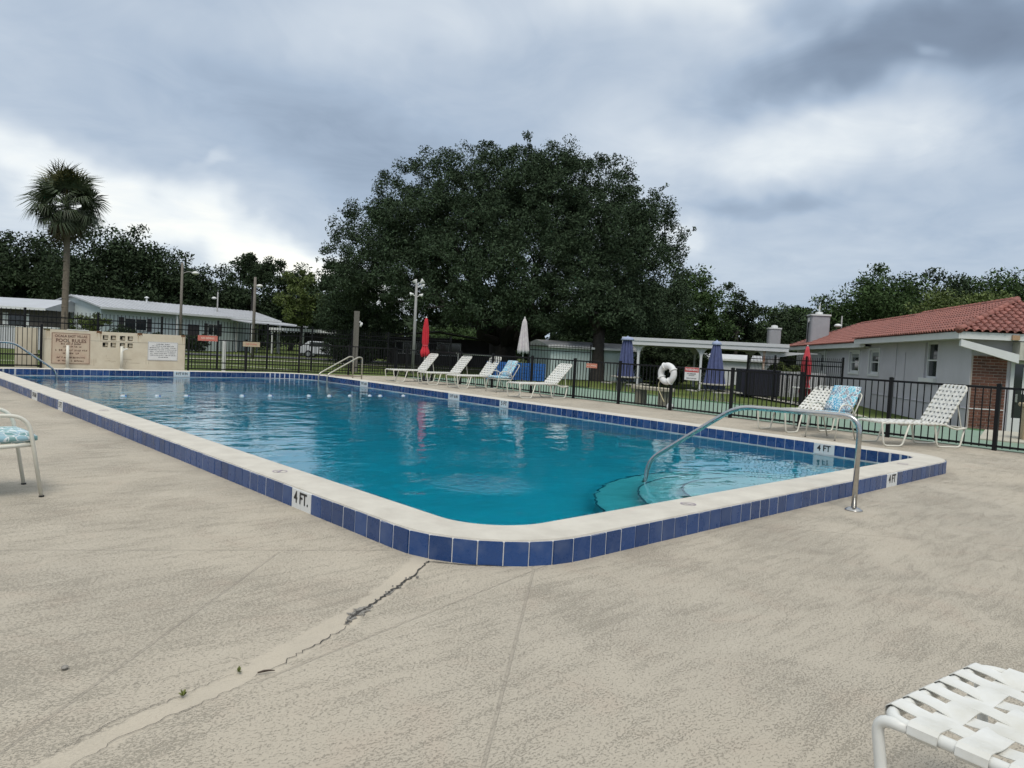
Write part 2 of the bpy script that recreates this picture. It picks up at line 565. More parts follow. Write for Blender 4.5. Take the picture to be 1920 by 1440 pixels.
# ------------------------------------------------------------------ deck
def deck_material():
    m = bpy.data.materials.new('textured_concrete_deck'); m.use_nodes = True
    N, L = m.node_tree.nodes, m.node_tree.links
    p = N['Principled BSDF']; p.inputs['Roughness'].default_value = 0.88; p.inputs['Specular IOR Level'].default_value = 0.25
    tc = N.new('ShaderNodeTexCoord')

    def noise(scale, det, rough=0.6, dist=0.0, vec=None):
        n = N.new('ShaderNodeTexNoise'); n.inputs['Scale'].default_value = scale; n.inputs['Detail'].default_value = det
        n.inputs['Roughness'].default_value = rough; n.inputs['Distortion'].default_value = dist
        L.new(vec or tc.outputs['Object'], n.inputs['Vector']); return n.outputs[0]

    def rng(v, a, b, c=0.0, d=1.0):
        r = N.new('ShaderNodeMapRange'); r.inputs['From Min'].default_value = a; r.inputs['From Max'].default_value = b
        r.inputs['To Min'].default_value = c; r.inputs['To Max'].default_value = d
        L.new(v, r.inputs['Value']); return r.outputs[0]

    def mth(op, a, b):
        n = N.new('ShaderNodeMath'); n.operation = op
        for i, v in enumerate((a, b)):
            if isinstance(v, (int, float)): n.inputs[i].default_value = v
            else: L.new(v, n.inputs[i])
        return n.outputs[0]

    def mix(f, a, b, blend='MIX'):
        n = N.new('ShaderNodeMixRGB'); n.blend_type = blend
        for i, v in enumerate((f, a, b)):
            if isinstance(v, (int, float)): n.inputs[i].default_value = v
            elif isinstance(v, tuple): n.inputs[i].default_value = v
            else: L.new(v, n.inputs[i])
        return n.outputs[0]
    # trowelled coating: flat islands over a pitted ground, skipped by the trowel in streaks
    mp = N.new('ShaderNodeMapping'); mp.inputs['Rotation'].default_value = (0, 0, R(28)); mp.inputs['Scale'].default_value = (1.0, 1.7, 1.0)
    L.new(tc.outputs['Object'], mp.inputs['Vector'])
    pits = noise(76, 4, 0.72, 0.5, mp.outputs[0])
    mp2 = N.new('ShaderNodeMapping'); mp2.inputs['Rotation'].default_value = (0, 0, R(-62)); mp2.inputs['Scale'].default_value = (1.0, 6.0, 1.0)
    L.new(tc.outputs['Object'], mp2.inputs['Vector'])
    streak = noise(2.6, 4, 0.6, 0.7, mp2.outputs[0])
    wear = noise(1.15, 5, 0.6, 0.5)
    broad = noise(0.28, 4, 0.5)
    dens = mth('ADD', mth('MULTIPLY', rng(wear, 0.42, 0.66), 0.75), mth('MULTIPLY', rng(streak, 0.48, 0.62), 0.55))
    thr = rng(dens, 0.0, 1.1, 0.58, 0.475)
    pm_ = N.new('ShaderNodeMath'); pm_.operation = 'SUBTRACT'; L.new(pits, pm_.inputs[0]); L.new(thr, pm_.inputs[1])
    pitmask = rng(pm_.outputs[0], 0.0, 0.05)
    blot = noise(2.2, 6, 0.6, 0.8)
    base = mix(rng(broad, 0.35, 0.65), (0.470, 0.416, 0.332, 1), (0.430, 0.386, 0.315, 1))
    base = mix(mth('MULTIPLY', rng(wear, 0.5, 0.68), 0.16), base, (0.39, 0.345, 0.275, 1))
    base = mix(mth('MULTIPLY', rng(blot, 0.54, 0.70), 0.32), base, (0.45, 0.365, 0.29, 1))
    base = mix(mth('MULTIPLY', rng(blot, 0.46, 0.30), 0.30), base, (0.53, 0.48, 0.395, 1))
    col = mix(mth('MULTIPLY', pitmask, 0.50), base, (0.215, 0.195, 0.155, 1))
    # old mortar repair trowelled over the crack, feathered by noise
    px_, py_ = N.new('ShaderNodeSeparateXYZ'), None
    L.new(tc.outputs['Object'], px_.inputs[0])
    dmin = None
    for (a, b2), wd in zip(zip(REPAIR, REPAIR[1:]), REPAIRW):
        ex, ey = b2[0] - a[0], b2[1] - a[1]; l2 = ex * ex + ey * ey
        rx = mth('SUBTRACT', px_.outputs[0], a[0]); ry = mth('SUBTRACT', px_.outputs[1], a[1])
        t_ = N.new('ShaderNodeMath'); t_.operation = 'ADD'; t_.use_clamp = True
        L.new(mth('MULTIPLY', rx, ex / l2), t_.inputs[0]); L.new(mth('MULTIPLY', ry, ey / l2), t_.inputs[1])
        qx = mth('SUBTRACT', rx, mth('MULTIPLY', t_.outputs[0], ex)); qy = mth('SUBTRACT', ry, mth('MULTIPLY', t_.outputs[0], ey))
        d_ = mth('DIVIDE', mth('SQRT', mth('ADD', mth('MULTIPLY', qx, qx), mth('MULTIPLY', qy, qy)), 0), wd)
        dmin = d_ if dmin is None else mth('MINIMUM', dmin, d_)
    ragged = noise(9, 5, 0.65)
    dmin = mth('ADD', dmin, mth('MULTIPLY', mth('SUBTRACT', ragged, 0.5), 1.3))
    repair = rng(dmin, 1.0, 0.72)
    col = mix(mth('MULTIPLY', repair, 0.85), col, mix(rng(blot, 0.35, 0.65), (0.525, 0.464, 0.370, 1), (0.465, 0.415, 0.335, 1)))
    inv_rep = rng(repair, 0, 1, 1, 0.15)
    L.new(col, p.inputs['Base Color'])
    # scored joints: straight saw lines, (px,py,angle,half length)
    sep = N.new('ShaderNodeSeparateXYZ'); L.new(tc.outputs['Object'], sep.inputs[0])
    groove = None
    for (px, py, ang, s0, s1) in JOINTS:
        ca, sa = math.cos(R(ang)), math.sin(R(ang))
        dist = mth('ADD', mth('MULTIPLY', sep.outputs[0], -sa), mth('MULTIPLY', sep.outputs[1], ca))
        dist = mth('ABSOLUTE', mth('SUBTRACT', dist, -sa * px + ca * py), 0)
        al = mth('ADD', mth('MULTIPLY', sep.outputs[0], ca), mth('MULTIPLY', sep.outputs[1], sa))
        al = mth('SUBTRACT', al, ca * px + sa * py)
        g = mth('MULTIPLY', rng(dist, 0.004, 0.009, 1, 0), mth('MULTIPLY', mth('GREATER_THAN', al, s0), mth('LESS_THAN', al, s1)))
        groove = g if groove is None else mth('MAXIMUM', groove, g)
    col2 = mix(mth('MULTIPLY', groove, 0.35), col, (0.27, 0.24, 0.2, 1))
    L.new(col2, p.inputs['Base Color'])
    h = mth('SUBTRACT', mth('MULTIPLY', mth('MULTIPLY', pitmask, inv_rep), -1.0), mth('MULTIPLY', groove, 1.2))
    fine = noise(260, 3, 0.6)
    h = mth('ADD', h, mth('MULTIPLY', fine, 0.35))
    b = N.new('ShaderNodeBump'); b.inputs['Strength'].default_value = 0.65; b.inputs['Distance'].default_value = 0.006
    L.new(h, b.inputs['Height']); L.new(b.outputs[0], p.inputs['Normal'])
    return m


REPAIR = [(0.0, 0.55), (-0.30, 0.32), (-0.62, 0.11), (-0.85, -0.02), (-1.12, -0.17), (-1.35, -0.28), (-1.70, -0.39), (-2.2, -0.58)]
REPAIRW = [0.075, 0.075, 0.06, 0.085, 0.085, 0.065, 0.06, 0.07]
JOINTS = [(0.39, -0.02, 221, -0.1, 6), (-0.13, 0.88, 147.5, -0.1, 5.5), (-0.62, 1.15, 223.5, 0.0, 7),
          (-1.45, -0.40, 12.5, 0.0, 5.0), (2.6, 0.0, 311, 0, 9), (5.6, 0.0, 318, 0, 9), (-0.05, 8.0, 170, 0, 9),
          (8.6, 3.0, -8, 0, 4), (8.8, 8.0, -6, 0, 5), (9.0, 13.0, -5, 0, 5), (-0.05, 13.5, 178, 0, 9)]
deck_path = rounded_path(POOL, 0.03)
deck = place('pool_deck', fill_rings(DECK, deck_path, 0.0, 'pool_deck', deck_material()))
deck['kind'] = 'structure'
mb = MB()
for i in range(len(DECK)):
    a = DECK[i]; b = DECK[(i + 1) % len(DECK)]
    mb.add([(a[0], a[1], -0.35), (b[0], b[1], -0.35), (b[0], b[1], 0), (a[0], a[1], 0)], [(0, 1, 2, 3)])
mb.build('deck_edge', CONC, deck)

# crack with its smooth mortar repair
MORTAR = mat('mortar_patch', (0.57, 0.515, 0.415), 0.85, vscale=4, bump=0.2, bscale=80, color2=(0.51, 0.465, 0.38))
CRACK = mat('crack_dark', (0.06, 0.055, 0.048), 0.95, var=0.4, vscale=30)
GRAVEL = mat('crumbled_concrete', (0.33, 0.31, 0.275), 0.95, var=0.5, vscale=60, bump=1.0, bscale=90)


def ribbon(pts, widths, z, jitter, seed, sub=6):
    rnd = random.Random(seed)
    mb = MB(); L_, R_ = [], []
    P = [Vector((p[0], p[1])) for p in pts]
    for i in range(len(P) - 1):
        for k in range(sub):
            t = k / sub
            q = P[i].lerp(P[i + 1], t); w = widths[i] * (1 - t) + widths[i + 1] * t
            d = (P[i + 1] - P[i]).normalized(); n = Vector((-d.y, d.x))
            q += n * rnd.uniform(-jitter, jitter)
            L_.append(q + n * w * rnd.uniform(0.55, 1.2)); R_.append(q - n * w * rnd.uniform(0.55, 1.2))
    L_.append(P[-1]); R_.append(P[-1] + Vector((1e-3, 1e-3)))
    n = len(L_)
    mb.v = [(q.x, q.y, z) for q in L_] + [(q.x, q.y, z) for q in R_]
    mb.f = [(n + i, n + i + 1, i + 1, i) for i in range(n - 1)]
    return mb


CL = [(0.02, 0.50), (-0.25, 0.30), (-0.42, 0.20), (-0.60, 0.09), (-0.77, 0.0), (-0.90, -0.09), (-1.08, -0.18), (-1.28, -0.27), (-1.47, -0.34), (-1.70, -0.40), (-1.95, -0.46), (-2.14, -0.56)]
ribbon(CL[:6], [0.004, 0.007, 0.009, 0.006, 0.010, 0.002], 0.0045, 0.008, 5, 12).build('crack', CRACK, deck)
ribbon([(p[0] + 0.02, p[1] - 0.02) for p in CL[5:9]], [0.001, 0.003, 0.002, 0.0008], 0.0045, 0.014, 6, 12).build('crack', CRACK, deck)
ribbon([(p[0] + 0.03, p[1] - 0.045) for p in CL[8:]], [0.0006, 0.0016, 0.0014, 0.0008], 0.0045, 0.010, 7, 12).build('crack', CRACK, deck)
ribbon([(p[0] - 0.02, p[1] + 0.05) for p in CL[8:]], [0.0006, 0.0012, 0.0014, 0.0006], 0.0045, 0.010, 27, 12).build('crack', CRACK, deck)
ribbon([(0.0, 0.50), (0.18, 0.30), (0.36, 0.14)], [0.005, 0.006, 0.002], 0.0045, 0.006, 8, 9).build('crack', CRACK, deck)
ribbon([(-0.66, 0.06), (-0.74, 0.015), (-0.80, -0.015), (-0.90, -0.09)], [0.012, 0.040, 0.032, 0.004], 0.004, 0.016, 9, 8).build('crumbled_spot', GRAVEL, deck)
ribbon([(-0.42, 0.195), (-0.50, 0.15), (-0.58, 0.11)], [0.004, 0.017, 0.004], 0.0041, 0.006, 10, 7).build('crumbled_spot', GRAVEL, deck)
# chips of loose coating standing along the crack
rnd = random.Random(4)
for k in range(14):
    t = rnd.random() * 5; i = int(t); f = t - i
    x = CL[i][0] * (1 - f) + CL[i + 1][0] * f + rnd.gauss(0, 0.022); y = CL[i][1] * (1 - f) + CL[i + 1][1] * f + rnd.gauss(0, 0.022)
    s = rnd.uniform(0.003, 0.009); n = 5
    poly = [(x + s * rnd.uniform(0.6, 1.3) * math.cos(2 * PI * j / n), y + s * rnd.uniform(0.6, 1.3) * math.sin(2 * PI * j / n)) for j in range(n)]
    MB().prism(poly, 'z', 0.005, 0.010 + s * 0.4).build('concrete_chip', GRAVEL, deck)

# ------------------------------------------------------------------ pool
COPING = mat('coping_concrete', (0.60, 0.565, 0.49), 0.8, var=0.18, vscale=4.5, bump=0.25, bscale=70, color2=(0.50, 0.465, 0.40), detail=8)
TILE = mat('cobalt_tile', (0.017, 0.060, 0.195), 0.25, var=0.25, vscale=3, spec=0.5)
objrandom(TILE, 0.20)
def limescale(m, amount, scale):
    N, L = m.node_tree.nodes, m.node_tree.links
    p = N['Principled BSDF']
    g = N.new('ShaderNodeNewGeometry'); n = N.new('ShaderNodeTexNoise'); n.inputs['Scale'].default_value = scale; n.inputs['Detail'].default_value = 6; n.inputs['Roughness'].default_value = 0.65
    L.new(g.outputs['Position'], n.inputs['Vector'])
    r = N.new('ShaderNodeMapRange'); r.inputs['From Min'].default_value = 0.48; r.inputs['From Max'].default_value = 0.72; r.inputs['To Max'].default_value = amount
    L.new(n.outputs[0], r.inputs['Value'])
    mx = N.new('ShaderNodeMixRGB'); L.new(r.outputs[0], mx.inputs[0]); mx.inputs[2].default_value = (0.42, 0.44, 0.46, 1)
    L.new(p.inputs['Base Color'].links[0].from_socket, mx.inputs[1]); L.new(mx.outputs[0], p.inputs['Base Color'])
    r2 = N.new('ShaderNodeMapRange'); r2.inputs['From Min'].default_value = 0.4; r2.inputs['From Max'].default_value = 0.7; r2.inputs['To Min'].default_value = 0.2; r2.inputs['To Max'].default_value = 0.55
    L.new(n.outputs[0], r2.inputs['Value']); L.new(r2.outputs[0], p.inputs['Roughness'])


limescale(TILE, 0.13, 5.0)
TILEW = mat('white_marker_tile', (0.70, 0.71, 0.70), 0.3, var=0.08, vscale=9)
GROUT = mat('tile_grout', (0.60, 0.60, 0.60), 0.8)
LETTER = mat('black_lettering', (0.015, 0.015, 0.015), 0.5)
KT, KW = 0.158, 0.39


def swept_ring(profile, name, m, parent=None, smooth=False):
    mb = MB(); rings = []
    for (off, z) in profile:
        pts = rounded_path(POOL, off)
        rings.append([(q[0], q[1], z) for q in pts])
    n = len(rings[0])
    for rg in rings: mb.v += rg
    for i in range(len(rings) - 1):
        for j in range(n):
            mb.f.append((i * n + j, i * n + (j + 1) % n, (i + 1) * n + (j + 1) % n, (i + 1) * n + j))
    return mb.build(name, m, parent, smooth)


kerb = swept_ring([(0.014, -0.06), (0.014, 0.146), (0.018, 0.1565), (0.04, KT), (0.20, KT + 0.003), (KW - 0.02, KT), (KW - 0.004, 0.152), (KW, 0.146)], 'pool_kerb', COPING)
kerb['kind'] = 'structure'
swept_ring([(0.0022, -0.05), (0.0022, 0.1435), (0.013, 0.1455)], 'grout_bed', GROUT, kerb)
swept_ring([(KW - 0.002, 0.1445), (KW + 0.0118, 0.1435), (KW + 0.0118, -0.12)], 'grout_bed', GROUT, kerb)
# tile mesh: bevelled slab, local x along the kerb, local y outward, base at z=0
tw = 0.1545


def tile_mesh(m, name):
    me = MB().box(-tw / 2 + 0.0026, tw / 2 - 0.0026, 0, 0.0135, 0, 0.152).mesh(name, m)
    return bevel(me, 0.003, 2)


TM, TMW = tile_mesh(TILE, 'tile'), tile_mesh(TILEW, 'tile')
outer = Path(rounded_path(POOL, 0.0125)); inner = Path(rounded_path(POOL, KW + 0.0015))
# markers: (path, target xy, text, number of white tiles)
MARK = [('o', (0, 2.06), '4 FT.', 2), ('o', (0, 9.86), '5 FT', 2), ('o', (0, 11.86), '5 FT 6 IN', 3), ('o', (6.14, 0), '4 FT', 2),
        ('i', (8.13, 1.72), '4 FT', 2), ('i', (8.5, 9.25), '5 FT', 2), ('i', (8.6, 11.1), '5 FT 6 IN', 3), ('i', (8.8, 15.6), '7 FT 6 IN', 3), ('i', (4.98, 19.42), '8 FT 8 IN', 3)]
cells = []
for key, path, sgn in (('o', outer, 1), ('i', inner, -1)):
    nt_ = int(round(path.total / tw))
    pitch = path.total / nt_
    white = {}
    for (k, xy, txt, cnt) in MARK:
        if k != key: continue
        best = min(range(nt_), key=lambda i: (path.at((i + 0.5) * pitch)[0] - Vector(xy)).length)
        for j in range(cnt): white[(best - cnt // 2 + j) % nt_] = True
        c, t = path.at((best - cnt // 2 + cnt / 2) * pitch)
        n = Vector((t.y, -t.x)) * sgn
        board = bpy.data.objects.new('depth_marker', text_mesh(txt, 0.125 if cnt < 3 else 0.105, LETTER, 0.0012, 0.88 if cnt < 3 else 0.80))
        C.objects.link(board); board.parent = kerb
        z = 0.083 if key == 'o' else 0.078
        board.matrix_local = facing((c.x + n.x * 0.0152, c.y + n.y * 0.0152, z), (n.x, n.y, 0))
        board['label'] = 'black depth lettering on white tiles'
    for i in range(nt_):
        p, t = path.at((i + 0.5) * pitch)
        n = Vector((t.y, -t.x)) * sgn
        # is this face turned towards the viewer's side of the pool?
        vis = n.dot(Vector((CAMP.x, CAMP.y)) - p) > 0
        cells.append((vis, (Vector((CAMP.x, CAMP.y)) - p).length, p, n, i in white))
vis = sorted([c for c in cells if c[0]], key=lambda c: c[1])
hid = [c for c in cells if not c[0]]


def tile_matrix(p, n):
    y = Vector((n.x, n.y, 0)); z = Vector((0, 0, 1)); x = y.cross(z)
    M = Matrix((x, y, z)).transposed().to_4x4(); M.translation = Vector((p.x, p.y, -0.006))
    return M


rnd = random.Random(2)
for c in vis[:300]:
    M = tile_matrix(c[2], c[3])
    M = M @ Matrix.Translation((0, rnd.uniform(-0.0008, 0.0012), rnd.uniform(-0.001, 0.001))) @ Matrix.Rotation(rnd.gauss(0, 0.006), 4, 'Z')
    place('tile', TMW if c[4] else TM, kerb, M=M)
for white_ in (False, True):
    mb = MB()
    for c in vis[300:] + hid:
        if c[4] == white_:
            mb.box(-tw / 2 + 0.0026, tw / 2 - 0.0026, 0, 0.0135, 0, 0.152, tile_matrix(c[2], c[3]))
    if mb.v:
        o = mb.build('tile_row', TILEW if white_ else TILE, kerb); o['kind'] = 'stuff'
# no-diving marks printed on the coping
INK = mat('faded_print', (0.36, 0.30, 0.36), 0.8)
for (x, y, a) in ((0.19, 2.86, 0), (2.31, 0.2, 90), (0.19, 8.3, 0), (6.9, 0.2, 90)):
    mb = MB()
    ring = [(0.062 * math.cos(2 * PI * i / 20), 0.062 * math.sin(2 * PI * i / 20)) for i in range(20)]
    ring2 = [(q[0] * 0.86, q[1] * 0.86) for q in ring]
    mb.v = [(q[0], q[1], 0) for q in ring + ring2]
    mb.f = [(i, (i + 1) % 20, 20 + (i + 1) % 20, 20 + i) for i in range(20)]
    mb.add([(-0.045, -0.036, 0), (-0.036, -0.045, 0), (0.045, 0.036, 0), (0.036, 0.045, 0)], [(0, 1, 2, 3)])
    mb.add([(-0.03, 0.0, 0), (0.02, 0.012, 0), (0.022, 0.02, 0), (-0.03, 0.012, 0)], [(0, 1, 2, 3)])
    mb.build('no_diving_mark', INK, kerb, loc=(x, y, KT + 0.0055), rotz=R(a))

PLASTER = mat('pool_plaster', (0.26, 0.68, 0.78), 0.7, var=0.10, vscale=0.6)
STEPM = mat('step_plaster_brightened', (0.42, 0.70, 0.74), 0.7, var=0.08, vscale=2)  # paler than the basin: shallow-water brightness put into the colour
TRIM = mat('step_trim', (0.02, 0.14, 0.20), 0.5)
WZ = -0.02
basin_path = rounded_path(POOL, KW + 0.0135)
depth = lambda x, y: -1.22 - max(0.0, (y - 1.0)) * 0.075
mb = MB(); n = len(basin_path)
mb.v = [(q[0], q[1], -0.10) for q in basin_path] + [(q[0], q[1], depth(*q)) for q in basin_path]
mb.f = [(j, n + j, n + (j + 1) % n, (j + 1) % n) for j in range(n)]
basin = struct('pool_basin', mb, PLASTER)
place('pool_floor', fill_rings(basin_path, None, depth, 'pool_floor', PLASTER), basin)
for k, (r, zt) in enumerate(((2.15, -0.74), (1.68, -0.48), (1.2, -0.22))):
    cx, cy = 4.62, 0.42
    arc = [(cx + r * math.cos(PI * i / 48), cy + r * math.sin(PI * i / 48) * 0.92) for i in range(49)]
    MB().prism(arc, 'z', -1.4, zt).build('step', STEPM, basin)
    mbt = MB().tube([(q[0], q[1], zt + 0.002) for q in arc], 0.013, 6)
    mbt.build('step_edge', TRIM, basin)


def water_material():
    m = bpy.data.materials.new('pool_water'); m.use_nodes = True
    N, L = m.node_tree.nodes, m.node_tree.links
    N.clear()
    out = N.new('ShaderNodeOutputMaterial')
    tr = N.new('ShaderNodeBsdfRefraction'); tr.inputs['IOR'].default_value = 1.33; tr.inputs['Roughness'].default_value = 0.0; tr.inputs[0].default_value = (0.86, 0.98, 0.99, 1)
    gl = N.new('ShaderNodeBsdfGlossy'); gl.inputs['Roughness'].default_value = 0.02; gl.inputs[0].default_value = (1, 1, 1, 1)
    fr = N.new('ShaderNodeFresnel'); fr.inputs[0].default_value = 1.33
    mx = N.new('ShaderNodeMixShader')
    L.new(fr.outputs[0], mx.inputs[0]); L.new(tr.outputs[0], mx.inputs[1]); L.new(gl.outputs[0], mx.inputs[2])
    L.new(mx.outputs[0], out.inputs[0])
    va = N.new('ShaderNodeVolumeAbsorption'); va.inputs['Color'].default_value = (0.0, 0.878, 0.942, 1); va.inputs['Density'].default_value = 1.0
    L.new(va.outputs[0], out.inputs['Volume'])
    tc = N.new('ShaderNodeTexCoord')

    def noise(scale, det, rough, rot=0, sc=(1, 1, 1), dist=0.0):
        mp = N.new('ShaderNodeMapping'); mp.inputs['Rotation'].default_value = (0, 0, R(rot)); mp.inputs['Scale'].default_value = sc
        L.new(tc.outputs['Object'], mp.inputs['Vector'])
        n = N.new('ShaderNodeTexNoise'); n.inputs['Scale'].default_value = scale; n.inputs['Detail'].default_value = det
        n.inputs['Roughness'].default_value = rough; n.inputs['Distortion'].default_value = dist
        L.new(mp.outputs[0], n.inputs['Vector']); return n.outputs[0]

    def mth(op, a, b, c=None):
        n = N.new('ShaderNodeMath'); n.operation = op
        for i, v in enumerate((a, b, c)):
            if v is None: continue
            if isinstance(v, (int, float)): n.inputs[i].default_value = v
            else: L.new(v, n.inputs[i])
        return n.outputs[0]
    h = mth('MULTIPLY', noise(1.1, 2, 0.5, 20, (1, 1.5, 1)), 1.0)
    h = mth('MULTIPLY_ADD', noise(3.2, 2, 0.5, -35, (1, 1.6, 1), 0.4), 0.34, h)
    # churned patches where the return jets come up
    sep = N.new('ShaderNodeSeparateXYZ'); L.new(tc.outputs['Object'], sep.inputs[0])
    chop = noise(9.5, 3, 0.55, 10, (1, 1, 1), 0.6)
    for (cx, cy, rr, k) in ((2.05, 2.35, 0.8, 1.5), (4.3, 12.9, 2.2, 0.45), (7.6, 16.3, 1.3, 0.45), (3.0, 3.6, 1.5, 0.35)):
        dx = mth('SUBTRACT', sep.outputs[0], cx); dy = mth('SUBTRACT', sep.outputs[1], cy)
        d = mth('SQRT', mth('ADD', mth('MULTIPLY', dx, dx), mth('MULTIPLY', dy, dy)), 0)
        r = N.new('ShaderNodeMapRange'); r.interpolation_type = 'SMOOTHSTEP'
        r.inputs['From Min'].default_value = rr; r.inputs['From Max'].default_value = 0.0; r.inputs['To Max'].default_value = k
        L.new(d, r.inputs['Value'])
        h = mth('MULTIPLY_ADD', mth('MULTIPLY', r.outputs[0], chop), 1.0, h)
    b = N.new('ShaderNodeBump'); b.inputs['Strength'].default_value = 1.0; b.inputs['Distance'].default_value = 0.019
    L.new(h, b.inputs['Height'])
    L.new(b.outputs[0], gl.inputs['Normal']); L.new(b.outputs[0], tr.inputs['Normal']); L.new(b.outputs[0], fr.inputs['Normal'])
    return m


water = place('water', fill_rings(rounded_path(POOL, KW + 0.006), None, WZ, 'water', water_material()))
water['kind'] = 'structure'

# lane rope with floats
rope = thing('float_rope', 'blue and white float line stretched across the pool water', 'rope', (0.40, 12.9, WZ))
FL = mat('white_float', (0.55, 0.60, 0.63), 0.4)
FLB = mat('blue_float', (0.05, 0.14, 0.42), 0.35)
MB().tube([(i * 0.42, -i * 0.022, -0.03 - 0.012 * math.sin(i * 1.1)) for i in range(20)], 0.006, 5).build('line', mat('rope_line', (0.10, 0.2, 0.35), 0.7), rope)
for i, x in enumerate((1.25, 1.88, 2.44, 3.6, 4.23, 5.15, 5.66, 6.2, 6.74, 7.03, 7.7)):
    mb = MB().lathe([(0.008, -0.055), (0.028, -0.045), (0.038, -0.015), (0.038, 0.015), (0.028, 0.045), (0.008, 0.055)], 12, Matrix.Rotation(PI / 2, 4, 'Y'))
    f = mb.build('float', FL, rope, True, loc=(x, -x * 0.052, -0.004))
    f.scale = (0.85, 0.85, 0.8)
    MB().lathe([(0.012, 0.05), (0.028, 0.056), (0.028, 0.078), (0.012, 0.088)], 12, Matrix.Rotation(PI / 2, 4, 'Y')).build('end_cap', FLB, f, True)
# ------------------------------------------------------------------ pool rails
def hand_rail(label, foot, post, rz):
    """local x runs from the deck post (x=0) out over the water"""
    t = thing('hand_rail', label, 'handrail', (post[0], post[1], 0), rz)
    d = foot
    pts = fillet([(0, 0, 0.0), (0, 0, 0.855), (1.16, 0, 0.845), (d - 0.02, 0, 0.17), (d + 0.02, 0, -0.35)], 0.16, 7)
    MB().tube(pts, 0.0245, 12).build('rail', STEEL, t, True)
    MB().lathe([(0.026, 0.03), (0.05, 0.024), (0.075, 0.008), (0.078, 0.003)][::-1], 20).build('escutcheon', STEEL, t, True)
    return t


hand_rail('stainless steel handrail over the near pool steps', 2.15, (4.2, -0.32), math.atan2(1.0, -0.12))
hand_rail('stainless steel handrail at the far left end of the pool', 2.1, (-0.5, 18.15), R(3))

lad = thing('pool_ladder', 'pair of bent ladder rails at the far right pool corner', 'ladder', (9.0, 17.55, 0), R(3))
LADM = mat('ladder_tube', (0.52, 0.50, 0.42), 0.35, metal=0.7, var=0.2)
for dy in (0.0, 0.5):
    pts = fillet([(-0.28, dy, -0.5), (-0.28, dy, 0.22), (0.85, dy, 0.80), (0.99, dy, 0.78), (0.99, dy, 0.0)], 0.12, 6)
    MB().tube(pts, 0.022, 10).build('rail', LADM, lad, True)
    MB().lathe([(0.06, 0.002), (0.058, 0.012), (0.024, 0.03)], 14).build('escutcheon', STEEL, lad, True, loc=(0.99, dy, 0))
    MB().tube([(0.0, dy, 0.19), (0.99, dy, 0.17)], 0.011, 8).build('brace', mat('bronze_tube', (0.30, 0.24, 0.18), 0.5, metal=0.4), lad, True)
for z in (-0.15, -0.42):
    MB().box(-0.33, -0.24, 0, 0.5, z, z + 0.03).build('tread', WHITE, lad)

# ------------------------------------------------------------------ fences
_pick = {}


def pick_mesh(h, w=0.016):
    k = (round(h, 3), w)
    if k not in _pick: _pick[k] = MB().box(-w / 2, w / 2, -w / 2, w / 2, 0, h).mesh('picket', BLACK)
    return _pick[k]


def fence(label, p0, p1, h, panel, pitch, rails, picket_top, base=0.0, posts=None, gate_at=None, over=0.04):
    p0 = Vector(p0); p1 = Vector(p1)
    L_ = (p1 - p0).length
    t = thing('picket_fence', label, 'fence', (p0.x, p0.y, base), math.atan2(p1.y - p0.y, p1.x - p0.x))
    np_ = max(1, int(round(L_ / panel)))
    ps = posts or [L_ * i / np_ for i in range(np_ + 1)]
    pm = MB().box(-0.031, 0.031, -0.031, 0.031, 0, h + over)
    pm.box(-0.036, 0.036, -0.036, 0.036, h + over, h + over + 0.014)
    pm.box(-0.022, 0.022, -0.022, 0.022, h + over + 0.014, h + over + 0.024)
    pmesh = pm.mesh('post', BLACK)
    for s in ps: place('post', pmesh, t, (s, 0, 0))
    for a, b in zip(ps, ps[1:]):
        for z in rails:
            MB().box(a + 0.031, b - 0.031, -0.017, 0.017, z - 0.019, z + 0.019).build('rail', BLACK, t)
        n = int(round((b - a) / pitch))
        for i in range(1, n):
            place('picket', pick_mesh(picket_top - 0.045), t, (a + (b - a) * i / n, 0, 0.045))
    return t


# low fence along the right side of the deck: posts where the photograph has them
a = along_fence(-6.0, 0); b = along_fence(21.35, 0)
posts = [0.9, 2.7, 4.5, 6.47, 8.27, 10.09, 11.8, 13.55, 15.3, 17.05, 18.95, 20.95, 22.8, 24.65, 26.5, 27.33]
fence('low black metal picket fence behind the row of lounge chairs', a, b, 1.085, 1.8, 0.1175, (1.075, 0.075), 1.07, 0.0, posts)
fence('low black metal picket fence right of the beige sign wall', (6.42, 22.95), (13.75, 21.3), 1.10, 1.83, 0.1175, (1.09, 0.30, 0.075), 1.085, 0.0)
fence('low black metal picket fence left of the beige sign wall', (-8, 22.95), (2.1, 22.95), 1.26, 1.83, 0.12, (1.25, 0.40, 0.075), 1.245, 0.0)
fence('tall black picket fence behind the sign wall and back lawn', (-9, 23.75), (22, 28.3), 1.90, 2.2, 0.13, (1.78, 1.60, 0.12), 2.0, -0.2, over=0.12)
fence('tall black picket fence section beside the pale green shed', (21.2, 21.4), (23.1, 19.3), 1.98, 2.6, 0.14, (1.92, 1.72, 0.12), 2.02, -0.38, over=0.06)
fence('tall black picket fence in front of the white plank screen', (25.9, 8.95), (29.6, 15.0), 1.95, 2.4, 0.125, (1.86, 1.68, 0.12), 2.0, -0.40, over=0.08)

